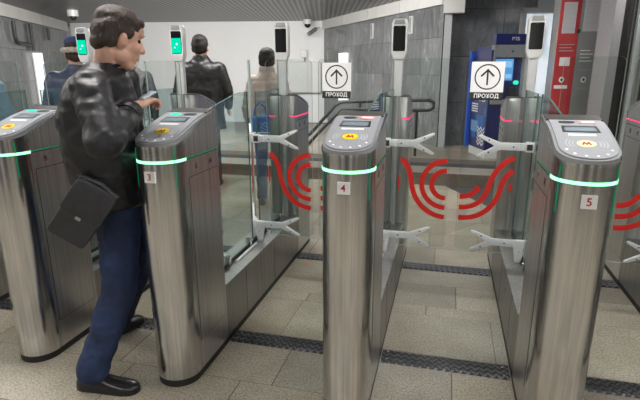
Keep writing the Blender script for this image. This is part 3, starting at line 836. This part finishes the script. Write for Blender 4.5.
bm = NB(); bmesh.ops.create_uvsphere(bm, u_segments=16, v_segments=8, radius=.085, matrix=Matrix.Translation((0, 0, -.12)) @ Matrix.Scale(1, 4)); finish('dome', bm, screen_black, t, 60)
bm = NB(); tube(bm, [(0, 0, 0), (0, 0, -.11)], .11, 18); finish('housing', bm, wbx, t)
t = thing('bullet_camera', 'small grey bullet camera beside the dome camera in the far corner', 'camera', (-3.45, 12.85, 2.36), 0)
bm = NB(); tube(bm, [(.02, .12, .08), (-.10, -.14, -.06)], [.05, .055], 14); finish('barrel', bm, bezel_m, t)
bm = NB(); tube(bm, [(.02, .12, .08), (.05, .2, .12), (.05, .36, .12)], .02, 8); finish('arm', bm, wbx, t)
t = thing('dome_camera', 'white dome camera under the ceiling above the person in the blue cap', 'camera', (-7.75, 9.35, ZC), 0)
bm = NB(); bmesh.ops.create_uvsphere(bm, u_segments=16, v_segments=8, radius=.075, matrix=Matrix.Translation((0, 0, -.13))); finish('dome', bm, screen_black, t, 60)
bm = NB(); tube(bm, [(0, 0, 0), (0, 0, -.12)], .11, 18); finish('housing', bm, wbx, t)
# conduits on the left wall
def LWp(u, off, z): return along(LW0, LW1, u, off, z, -1)
dk = plain('dark conduit', (.05, .05, .05), .5)
def conduit(label, pts, r):
    c = LWp(*pts[0]); bm = NB(); tube(bm, [LWp(*p)-c for p in pts], r, 8); o = finish('conduit', bm, dk, None, 60, loc=c)
    tag(o, label, 'conduit')
conduit('dark bent conduit on the left marble wall, hooking right', [(3.20, .06, 2.37), (3.17, .06, 2.10), (3.25, .06, 2.0), (3.35, .06, 1.975), (4.02, .06, 1.975)], .035)
conduit('long straight dark conduit down the left marble wall', [(4.12, .05, 2.40), (4.12, .05, 1.86)], .03)
conduit('short dark conduit on the left marble wall nearest the blue cap', [(5.25, .05, 2.40), (5.25, .05, 2.12)], .03)
def wall_reflection(label, P0, P1, u, side, n, z0, z1, w):  # bright reflections in the polished marble, built as glowing tubes on the wall
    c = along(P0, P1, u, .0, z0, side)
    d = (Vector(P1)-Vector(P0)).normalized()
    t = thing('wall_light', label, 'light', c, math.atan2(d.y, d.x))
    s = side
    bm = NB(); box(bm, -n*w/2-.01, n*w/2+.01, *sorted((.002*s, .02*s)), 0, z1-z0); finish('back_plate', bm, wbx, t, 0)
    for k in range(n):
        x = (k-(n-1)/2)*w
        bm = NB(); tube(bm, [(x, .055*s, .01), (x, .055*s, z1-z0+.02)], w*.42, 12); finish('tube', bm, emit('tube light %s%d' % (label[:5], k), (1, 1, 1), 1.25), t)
wall_reflection('white vertical tube lights on the grey marble wall, behind the arrow sign', RW0, RW1, 1.50, -1, 3, .68, 1.79, .145)  # bright reflection in the marble, as three glowing tubes
wall_reflection('single white vertical light on the left marble wall', LW0, LW1, 4.25, -1, 1, .72, 1.79, .26)  # bright reflection in the marble, as one glowing tube
for u, z, k in ((4.55, 2.33, 0), (2.75, 2.31, 1), (3.62, 2.42, 2)):
    pass
def slot(u, label):
    c = along(RW0, RW1, u, .004, 2.06, -1); d = (Vector(RW1)-Vector(RW0)).normalized()
    bm = NB(); box(bm, -.05, .05, -.03, 0, 0, .30); box(bm, -.03, .03, -.034, -.029, .02, .28, 1)
    o = finish('wall_bracket', bm, [beam_m, bezel_m], None, 0, loc=c, rotz=math.atan2(d.y, d.x)); tag(o, label, 'bracket')
slot(3.00, 'narrow pale upright bracket on the marble wall, left of the middle terminal'); slot(4.62, 'narrow pale upright bracket on the marble wall, right of the middle terminal')

# lamps in the ceiling
k = 0
for (x, y) in ((-7, -1.2), (-4.6, -1.2), (-2.2, -1.2), (.2, -1.2), (2.6, -1.2), (-6.6, 2.0), (-4.2, 2.0), (-1.8, 2.0), (.6, 2.0), (3.0, 2.0), (-6.6, 5.2), (-4.4, 5.4), (-2.2, 5.6), (0, 5.8), (2.4, 6.0)):
    t = thing('ceiling_light', 'long flat lit ceiling panel in the hall, above the picture', 'ceiling light', (x, y, ZC-.001), 0, 'flat ceiling panels above the hall')
    bm = NB(); box(bm, -.62, .62, -.17, .17, -.03, 0); finish('frame', bm, wbx, t, 0)
    bm = NB(); box(bm, -.60, .60, -.15, .15, -.034, -.0305); finish('diffuser', bm, lamp_m, t, 0)
def area(name, label, loc, target, sx, sy, power):
    l = bpy.data.lights.new(name, 'AREA'); l.shape = 'RECTANGLE'; l.size = sx; l.size_y = sy; l.energy = power; l.color = (1, .985, .96)
    o = bpy.data.objects.new(name, l); COL.objects.link(o); o.location = loc
    o.rotation_euler = (Vector(target)-Vector(loc)).to_track_quat('-Z', 'Y').to_euler()
    return o
area('wall_washer', '', (-4.6, 6.6, 2.6), (-6.2, 13, 1.3), 3.2, .3, 225)  # added area lights, out of view, to brighten the white back wall
area('wall_washer', '', (-2.0, 7.0, 2.6), (-3.6, 13, 1.3), 2.2, .3, 140)
w = bpy.data.worlds.new('world'); S.world = w; w.use_nodes = True
w.node_tree.nodes['Background'].inputs[0].default_value = (.5, .5, .5, 1); w.node_tree.nodes['Background'].inputs[1].default_value = .3

# ------------------------------------------------------------------ people
def caps_bm(bm, p0, p1, r0, r1):
    p0 = Vector(p0); p1 = Vector(p1); L = (p1-p0).length; n = max(2, int(L/(min(r0, r1)*.45))+1)
    for k in range(n+1):
        t = k/n; bmesh.ops.create_icosphere(bm, subdivisions=2, radius=r0+(r1-r0)*t, matrix=Matrix.Translation(p0.lerp(p1, t)))
def blob(name, prims, mat, parent, voxel, off=(0,0,0), smooth=3, wr=0, ws=8, quilt=None, wstretch=(1,1,1), fn=None):
    bm = NB(); off = Vector(off)
    for p in prims:
        if p[0] == 'c': caps_bm(bm, Vector(p[1])-off, Vector(p[2])-off, p[3], p[4])
        elif p[0] == 'e':
            M = Matrix.Translation(Vector(p[1])-off) @ (p[3].to_4x4() if len(p) > 3 and p[3] is not None else Matrix()) @ Matrix.Diagonal((*p[2], 1))
            bmesh.ops.create_icosphere(bm, subdivisions=3, radius=1, matrix=M)
        elif p[0] == 'l':      # elliptical loft: (centre, U, V, a, b)
            rings = []
            for (c, U, V, a, b) in p[1]:
                c = Vector(c)-off; U = Vector(U).normalized(); V = Vector(V).normalized()
                rings.append([bm.verts.new(c+U*a*math.cos(2*PI*k/24)+V*b*math.sin(2*PI*k/24)) for k in range(24)])
            for a, b in zip(rings, rings[1:]):
                for k in range(24): bm.faces.new((a[k], a[(k+1) % 24], b[(k+1) % 24], b[k]))
            bm.faces.new(rings[0][::-1]); bm.faces.new(rings[-1])
    bmesh.ops.recalc_face_normals(bm, faces=bm.faces)
    me = bpy.data.meshes.new(name); bm.to_mesh(me); bm.free()
    o = bpy.data.objects.new(name, me); COL.objects.link(o)
    m = o.modifiers.new('r', 'REMESH'); m.mode = 'VOXEL'; m.voxel_size = voxel; m.adaptivity = 0
    if smooth:
        m2 = o.modifiers.new('s', 'SMOOTH'); m2.iterations = smooth; m2.factor = .5
    dg = bpy.context.evaluated_depsgraph_get(); me2 = bpy.data.meshes.new_from_object(o.evaluated_get(dg))
    bpy.data.objects.remove(o); bpy.data.meshes.remove(me); me2.name = name
    if wr or quilt or fn:
        ns = [v.normal.copy() for v in me2.vertices]
        for v, n in zip(me2.vertices, ns):
            q = v.co; d = 0
            if wr:
                s_ = Vector((q.x*wstretch[0], q.y*wstretch[1], q.z*wstretch[2]))*ws
                d += wr*(noise.noise(s_) + .5*noise.noise(s_*2.3+Vector((3, 1, 7))))
            if quilt: d += quilt[0]*(abs(math.sin(PI*q.z/quilt[1]))**.6-.6)
            v.co = q+n*d
    me2.materials.clear(); me2.materials.append(mat)
    for p in me2.polygons: p.use_smooth = True
    o = bpy.data.objects.new(name, me2); COL.objects.link(o)
    if parent: o.parent = parent
    return o
def Rz(az): return Matrix.Rotation(-math.radians(az), 3, 'Z')
def head_prims(c, M, s, neck=True):
    """head parts: local +Y is the facing direction"""
    c = Vector(c)
    def P(x, y, z): return c + M @ (Vector((x, y, z))*s)
    def E(x, y, z, a, b, d, R=None): return ('e', P(x, y, z), (a*s, b*s, d*s), M if R is None else M @ R)
    pr = [E(0, -.012, .035, .076, .097, .085), E(0, .035, -.030, .060, .058, .072), E(0, .056, -.092, .032, .030, .026), ('c', P(.036, .005, -.068), P(.014, .056, -.092), .026*s, .024*s), ('c', P(-.036, .005, -.068), P(-.014, .056, -.092), .026*s, .024*s),
          E(.04, .012, -.062, .024, .045, .036), E(-.04, .012, -.062, .024, .045, .036),
          ('c', P(0, .088, .018), P(0, .108, -.018), .0105*s, .0145*s), E(.011, .098, -.024, .011, .012, .009), E(-.011, .098, -.024, .011, .012, .009),
          E(.028, .080, .036, .028, .013, .008), E(-.028, .080, .036, .028, .013, .008), E(.040, .056, -.020, .024, .030, .030), E(-.040, .056, -.020, .024, .030, .030),
          E(0, .084, -.052, .022, .013, .008), E(0, .081, -.066, .019, .014, .009),
          E(.077, -.004, -.006, .009, .018, .028, Matrix.Rotation(.2, 3, 'X')), E(-.077, -.004, -.006, .009, .018, .028, Matrix.Rotation(.2, 3, 'X')),
          E(.062, -.004, -.012, .02, .022, .03), E(-.062, -.004, -.012, .02, .022, .03), E(0, .066, .052, .052, .030, .034), E(0, .070, -.045, .036, .026, .034)]
    return pr, P
def hair_prims(P, M, s):
    def E(x, y, z, a, b, d): return ('e', P(x, y, z), (a*s, b*s, d*s), M)
    return [E(0, -.012, .066, .079, .099, .069), E(0, -.044, .018, .0770, .071, .068), E(.060, -.038, .030, .022, .055, .045), E(-.060, -.038, .030, .022, .055, .045), E(.055, -.052, -.012, .024, .038, .040), E(-.055, -.052, -.012, .024, .038, .040), E(0, -.072, -.030, .056, .036, .040), E(0, .068, .088, .050, .026, .022), E(.067, .020, .032, .012, .020, .030), E(-.067, .020, .032, .012, .020, .030)]
def hand_prims(w, d, up, side, r=1.0, curl=.5):
    """w wrist, d along the hand, up = back of the hand, side = towards the thumb"""
    w = Vector(w); d = Vector(d).normalized(); side = Vector(side); side = (side-d*side.dot(d)).normalized(); up = d.cross(side)
    if up.dot(Vector((0, 0, 1))) < 0: up = -up
    Rm = Matrix((side, d, up)).transposed()
    pr = [('e', w+d*.05*r, (.040*r, .050*r, .016*r), Rm), ('c', w-d*.03*r, w+d*.02*r, .027*r, .026*r)]
    for k, (o, l) in enumerate(((.030, .074), (.010, .082), (-.011, .077), (-.031, .060))):
        a = w+d*.088*r+side*o*r; b = a+(d*math.cos(curl*.6)-up*math.sin(curl*.6))*l*.45*r
        c = b+(d*math.cos(curl*1.6)-up*math.sin(curl*1.6))*l*.32*r; e = c+(d*math.cos(curl*2.6)-up*math.sin(curl*2.6))*l*.25*r
        pr += [('c', a-d*.03*r, a, .0088*r, .0090*r), ('c', a, b, .0090*r, .0082*r), ('c', b, c, .0082*r, .0075*r), ('c', c, e, .0075*r, .0065*r)]
    a = w+d*.02*r+side*.03*r; b = a+(d*.6+side*.75-up*.2).normalized()*.038*r; c = b+(d*.95+side*.15-up*.35).normalized()*.032*r
    pr += [('c', a, b, .012*r, .0105*r), ('c', b, c, .010*r, .008*r)]
    return pr
def shoe(name, heel, toe, mat, parent, off, w=1.0, lift=0.0):
    heel = Vector((heel[0], heel[1], lift))-Vector((*off[:2], off[2])); toe = Vector((toe[0], toe[1], lift))-Vector((*off[:2], off[2])); d = toe-heel; n = Vector((-d.y, d.x, 0)).normalized()
    tab = [(0, .016, .040), (.03, .028, .062), (.12, .035, .085), (.28, .037, .095), (.42, .039, .082), (.60, .044, .060), (.78, .046, .050), (.90, .040, .044), (.97, .026, .034), (1, .010, .022)]
    bm = NB(); rings = []
    for t, hw, h in tab:
        c = heel+d*t; ring = []
        for k in range(20):
            a = 2*PI*k/20; x = math.copysign(abs(math.cos(a))**.8, math.cos(a))*hw*w; z = (math.sin(a) if math.sin(a) > 0 else math.sin(a)*.0)
            zz = .012+(h-.012)*max(0, math.sin(a))**.75 if math.sin(a) > 0 else .0
            ring.append(bm.verts.new(c+n*x+Vector((0, 0, zz))))
        rings.append(ring)
    for a, b in zip(rings, rings[1:]):
        for k in range(20): bm.faces.new((a[k], a[(k+1) % 20], b[(k+1) % 20], b[k]))
    bm.faces.new(rings[0][::-1]); bm.faces.new(rings[-1])
    return finish(name, bm, mat, parent, 50)

# --- the walking man at turnstile 3
ROOT = Vector((-1.56, 1.86, 0))
man = thing('person', 'person in black jacket and blue jeans striding past turnstile 3, shoulder bag at the hip', 'person', ROOT)
fw = Vector((.94, .34, 0)).normalized(); rt = Vector((.34, -.94, 0)).normalized(); U3 = Vector((0, 0, 1))
HC = Vector((-1.372, 1.908, 1.615)); HS = 1.0
HM = Rz(35) @ Matrix.Rotation(math.radians(-17), 3, 'X') @ Matrix.Rotation(math.radians(0), 3, 'Y')
hp, HP = head_prims(HC, HM, HS)
shR = Vector((-1.394, 1.735, 1.435)); elR = Vector((-1.258, 1.60, 1.225)); wrR = Vector((-1.292, 1.845, 1.330))
shL = Vector((-1.495, 2.077, 1.445)); elL = Vector((-1.53, 2.13, 1.16)); wrL = Vector((-1.475, 2.22, .93))
hiR = Vector((-1.49, 1.94, .90)); knR = Vector((-1.480, 1.868, .475)); anR = Vector((-1.575, 1.725, .095))
hiL = Vector((-1.54, 2.10, .88)); knL = Vector((-1.559, 2.107, .455)); anL = Vector((-1.765, 2.19, .10))
hd_dir = Vector((.42, .80, .42))
body = hp + [('c', HC+HM @ Vector((0, -.022, -.06)), Vector((-1.440, 1.890, 1.475)), .058, .062),
    ('l', [((-1.445, 1.90, 1.44), rt, fw, .14, .08), ((-1.48, 1.89, 1.33), rt, fw, .16, .11), ((-1.50, 1.905, 1.15), rt, fw, .15, .10), ((-1.515, 1.99, .93), rt, fw, .15, .11)]),
    ('c', shR, elR, .05, .042), ('c', elR, wrR, .042, .030), ('c', shL, elL, .05, .042), ('c', elL, wrL, .042, .030),
    ('c', hiR, knR, .08, .055), ('c', knR, anR, .055, .042), ('c', hiL, knL, .08, .055), ('c', knL, anL, .055, .042)] \
    + hand_prims(wrR, hd_dir, U3, Vector((-.5, .75, .3)), 1.0, .95) + hand_prims(wrL, (.1, .25, -1), (1, .3, 0), (.8, .3, .1), .98, .35)
blob('body', body, skin_m, man, .0048, ROOT, 2)
blob('hair', hair_prims(HP, HM, HS), hair_m, man, .006, ROOT, 2, wr=.0025, ws=45)
for sx in (-1, 1):
    bm = NB(); bmesh.ops.create_uvsphere(bm, u_segments=12, v_segments=8, radius=.0085*HS, matrix=Matrix.Translation(HP(sx*.033, .0735, .012)-ROOT)); finish('eye', bm, iris_m, man, 60)
    bm = NB(); tube(bm, [HP(sx*.014, .0915, .037)-ROOT, HP(sx*.034, .0905, .041)-ROOT, HP(sx*.052, .076, .036)-ROOT], [.003, .0035, .002], 6); finish('eyebrow', bm, hair_m, man, 60)
bm = NB(); tube(bm, [HP(-.02, .088, -.060)-ROOT, HP(0, .0955, -.058)-ROOT, HP(.02, .088, -.060)-ROOT], [.003, .005, .003], 6); finish('mouth', bm, lip_m, man, 60)
jk = [('l', [((-1.437, 1.886, 1.525), rt, fw, .070, .070), ((-1.445, 1.889, 1.495), rt, fw, .115, .090), ((-1.460, 1.89, 1.462), rt, fw, .165, .118), ((-1.480, 1.89, 1.40), rt, fw, .195, .148), ((-1.498, 1.892, 1.30), rt, fw, .205, .165), ((-1.508, 1.90, 1.18), rt, fw, .205, .168),
              ((-1.520, 1.925, 1.06), rt, fw, .198, .160), ((-1.533, 1.950, .96), rt, fw, .198, .158), ((-1.538, 1.965, .885), rt, fw, .198, .158), ((-1.538, 1.965, .868), rt, fw, .188, .148)]),
      ('c', shR-Vector((0, 0, .02)), elR, .082, .070), ('c', elR, wrR-(wrR-elR).normalized()*.03, .072, .050), ('c', shL, elL, .082, .068), ('c', elL, wrL, .068, .048)]
jacket = blob('jacket', jk, leather_m, man, .0085, ROOT, 3, wr=.013, ws=9, wstretch=(1, 1, 1.5))
bm = NB(); tube(bm, [wrR-(wrR-elR).normalized()*q-ROOT for q in (.055, .045, .015, .005)], [.050, .053, .053, .046], 18); finish('cuff', bm, leather_m, jacket, 60)
bm = NB(); tube(bm, [Vector((-1.440+.073*math.cos(a), 1.888+.073*math.sin(a), 1.512+.012*math.cos(a-1.2)))-ROOT for a in [2*PI*k/24 for k in range(25)]], .014, 8); finish('collar', bm, leather_m, jacket, 60)
tr = [('e', (-1.515, 2.005, .92), (.17, .14, .12), Rz(70)), ('c', hiR, knR, .112, .083), ('c', knR, anR, .083, .076), ('c', hiL, knL, .108, .078), ('c', knL, anL, .078, .070)]
trs = blob('jeans', tr, jeans_m, man, .009, ROOT, 3, wr=.008, ws=9, wstretch=(1, 1, 1.8))
shoe('shoe', (-1.660, 1.715), (-1.350, 1.755), shoe_m, man, ROOT, 1.1)
shoe('shoe', (-1.80, 2.09), (-1.735, 2.36), shoe_m, man, ROOT, 1.05, .0085)
# phone in the hand
pc = wrR+hd_dir.normalized()*.075+Vector((0, .01, .022))
bm = NB(); box(bm, -.024, .024, -.034, .034, -.004, .004)
ph = finish('phone', bm, plain('phone back', (.55, .66, .74), .2), None, 0, .003); ph.location = pc
ph.rotation_euler = hd_dir.to_track_quat('Y', 'Z').to_euler(); tag(ph, 'pale phone held over reader of turnstile 3 by the walking man', 'phone')
# shoulder bag
bu = Vector((.130, .056, -.106)).normalized(); bv = Vector((.076, .044, .246)); bv = (bv-bu*bv.dot(bu)).normalized(); bn = bu.cross(bv).normalized()
if bn.y > 0: bn = -bn
bc = Vector((-1.497, 1.722, .902))
bag = thing('shoulder_bag', 'black leather shoulder bag with flap at the hip of the walking man', 'bag', bc)
BM = Matrix((bu, -bn, bv)).transposed().to_4x4()
if BM.determinant() < 0: BM = Matrix((-bu, -bn, bv)).transposed().to_4x4()
def bagpart(name, prof, y0, y1, mat, bev, puff=0):
    bm = NB(); extrude_poly(bm, prof, 'y', y0, y1)
    bm.transform(BM); return finish(name, bm, mat, bag, 40, bev)
bagpart('bag_body', rrect(-.086, .086, -.150, .128, .02, 5), -.030, .034, bag_m, .012)
fl_ = bagpart('flap', rrect(-.090, .090, -.035, .134, .025, 5), -.042, -.0305, bag_m, .006)
bm = NB(); tube(bm, [(-.086, -.034, .132), (0, -.010, .140), (.086, -.034, .132)], .012, 10); bm.transform(BM); finish('top_edge', bm, bag_m, fl_, 60)
bm = NB(); box(bm, -.012, .012, -.050, -.0455, -.034, -.020); bm.transform(BM); finish('buckle', bm, steel_bright, fl_, 0)
strap_pts = [bc+BM.to_3x3() @ Vector((-.075, .0, .115)), Vector((-1.625, 1.80, 1.16)), Vector((-1.66, 1.88, 1.28)), Vector((-1.615, 1.98, 1.40)), Vector((-1.53, 2.02, 1.50)), Vector((-1.44, 2.05, 1.47))]
bm = NB(); tube(bm, [p-bc for p in strap_pts], .012, 8); finish('strap', bm, bag_m, bag, 60)

# --- people beyond the gates, built standing in their own frame (facing local +Y)
def figure(label, loc, az, H, top, bottom, hair, shoes, quilt=None, sh=.20, tor=.13, hem=.80, sleeve=None, arms=((.06, -.02), (.06, -.02)), bend=((0, .0), (0, .0)), hat=None, stride=.06, coll=.0, voxel=.013):
    t = thing('person', label, 'person', loc, -math.radians(az)); k = H/1.75
    X = Vector((1, 0, 0)); Y = Vector((0, 1, 0))
    def V(x, y, z): return Vector((x, y, z))*k
    I3 = Matrix.Identity(3); hc = V(0, .03, 1.615); kh = k*1.1
    hp, P = head_prims(hc, I3, kh)
    def arm(s, a, b):
        S0 = V(s*(sh-.055), 0, 1.385); E0 = V(s*(sh+a[0]-.03), a[1], 1.12); W0 = E0+V(-s*.02+b[0]*s, .06+b[1], -.25+b[1]*.6); return S0, E0, W0
    A = [arm(1, arms[0], bend[0]), arm(-1, arms[1], bend[1])]
    L = []
    for s, st in ((1, stride), (-1, -stride)): L.append((V(s*.09, 0, .90), V(s*.095, st*.6+.01, .48), V(s*.095, st, .09)))
    pr = hp + [('c', V(0, 0, 1.56), V(0, -.01, 1.42), .058*k, .062*k), ('l', [(V(0, 0, 1.42), X, Y, .15*k, .07*k), (V(0, 0, 1.2), X, Y, .14*k, .09*k), (V(0, 0, .92), X, Y, .15*k, .10*k)])]
    for (a, b, c) in A: pr += [('c', a, b, .045*k, .038*k), ('c', b, c, .038*k, .028*k)] + hand_prims(c, (c-b), (0, 0, 1), (0, 1, 0), k*.95, .4)
    for (a, b, c) in L: pr += [('c', a, b, .07*k, .05*k), ('c', b, c, .05*k, .038*k)]
    blob('body', pr, skin_m, t, .0085, (0, 0, 0), 1)
    blob('hair', hair_prims(P, I3, kh), hair, t, .009, (0, 0, 0), 2, wr=.003, ws=40)
    tp = [('l', [(V(0, -.005, 1.50+coll), X, Y, .078*k, .078*k), (V(0, 0, 1.468), X, Y, .115*k, .09*k), (V(0, 0, 1.43), X, Y, (sh-.03)*k, tor*.8*k), (V(0, 0, 1.38), X, Y, (sh-.005)*k, tor*.95*k), (V(0, 0, 1.30), X, Y, sh*k, tor*k), (V(0, 0, 1.05), X, Y, sh*.93*k, tor*k), (V(0, 0, hem), X, Y, sh*.98*k, tor*1.05*k)])]
    slv = []
    for (a, b, c) in A: slv += [('c', a, b, .085*k, .068*k), ('c', b, b.lerp(c, .93), .068*k, .050*k)]
    if sleeve is None: tp += slv
    jk = blob('jacket', tp, top, t, voxel, (0, 0, 0), 3, wr=.009, ws=8, quilt=quilt)
    if sleeve is not None: blob('sleeves', slv[:2], sleeve, jk, voxel, (0, 0, 0), 2, wr=.008, ws=8); blob('sleeves', slv[2:], sleeve, jk, voxel, (0, 0, 0), 2, wr=.008, ws=8)
    lp = [('e', V(0, 0, .92), (.17*k, .12*k, .11*k))]
    for (a, b, c) in L: lp += [('c', a, b, .095*k, .070*k), ('c', b, c, .070*k, .062*k)]
    blob('trousers', lp, bottom, t, voxel, (0, 0, 0), 3, wr=.008, ws=9)
    for s, st in ((1, stride), (-1, -stride)): shoe('shoe', (s*.095*k, (st-.09)*k), (s*.10*k, (st+.19)*k), shoes, t, (0, 0, 0))
    return t, P, k
figure('person seen from behind in a black coat, walking on beyond turnstile 3', (-2.95, 5.66, 0), -14, 1.87, coat_m, dark_trs, hair_blk, shoe_m, sh=.255, tor=.16, hem=.70, arms=((.07, .0), (.05, -.02)), bend=((-.02, .12), (0, 0)), coll=.035)
wt, P, k = figure('person seen from behind in a taupe padded jacket and blue jeans', (-1.90, 5.13, 0), -14, 1.69, beige_puff, blue_jeans, hair_blk, shoe_m, quilt=(.011, .085), sh=.205, tor=.15, hem=.96, coll=.06)
bm = NB(); extrude_poly(bm, rrect(-.13, .13, -.22, 0, .03, 5), 'y', -.06, .06); o = finish('bag', bm, bluebag_m, None, 40, .02, loc=(-1.89, 4.86, 1.0), rotz=.25)
bag2 = tag(o, 'blue bag with white stripes carried by the person in taupe', 'bag')
bm = NB(); box(bm, -.11, .11, -.0625, -.0595, -.165, -.155); finish('stripe', bm, paper_m, o, 0)
bm = NB(); box(bm, -.11, .11, -.0625, -.0595, -.190, -.180); finish('stripe', bm, paper_m, o, 0)
bm = NB(); tube(bm, [(-.07, 0, -.01), (-.05, 0, .10), (0, 0, .14), (.05, 0, .10), (.07, 0, -.01)], .01, 8); finish('handle', bm, bluebag_m, o, 60)
bt, P, k = figure('person in a navy padded jacket and blue cap before the left marble wall', (-3.36, 4.02, 0), -40, 1.76, navy_m, dark_trs, hair_m, shoe_m, quilt=(.008, .11), sh=.25, tor=.16, hem=.80, coll=.02)
blob('cap', [('e', P(0, -.01, .085), (.086*k, .104*k, .062*k)), ('e', P(0, .09, .070), (.06*k, .05*k, .012*k))], capblue_m, bt, .008, (0, 0, 0), 2)
blob('fur_trim', [('e', P(.055*math.cos(a)*1.5, -.03+.06*math.sin(a)*1.5, .028), (.032*k, .032*k, .026*k)) for a in [2*PI*q/14 for q in range(14)]], fur_m, bt, .008, (0, 0, 0), 1, wr=.006, ws=60)
figure('person in a black quilted vest and grey sleeves, half hidden by the walking man', (-3.83, 5.55, 0), -20, 1.74, quilt_blk, dark_trs, hair_blk, shoe_m, quilt=(.010, .07), sh=.205, tor=.14, hem=.88, sleeve=greyslv_m, coll=.01)
figure('person in pale blue, only a shoulder at the left picture edge', (-4.30, 3.81, 0), -25, 1.66, paleblue_m, dark_trs, hair_m, shoe_m, sh=.21, hem=.85)
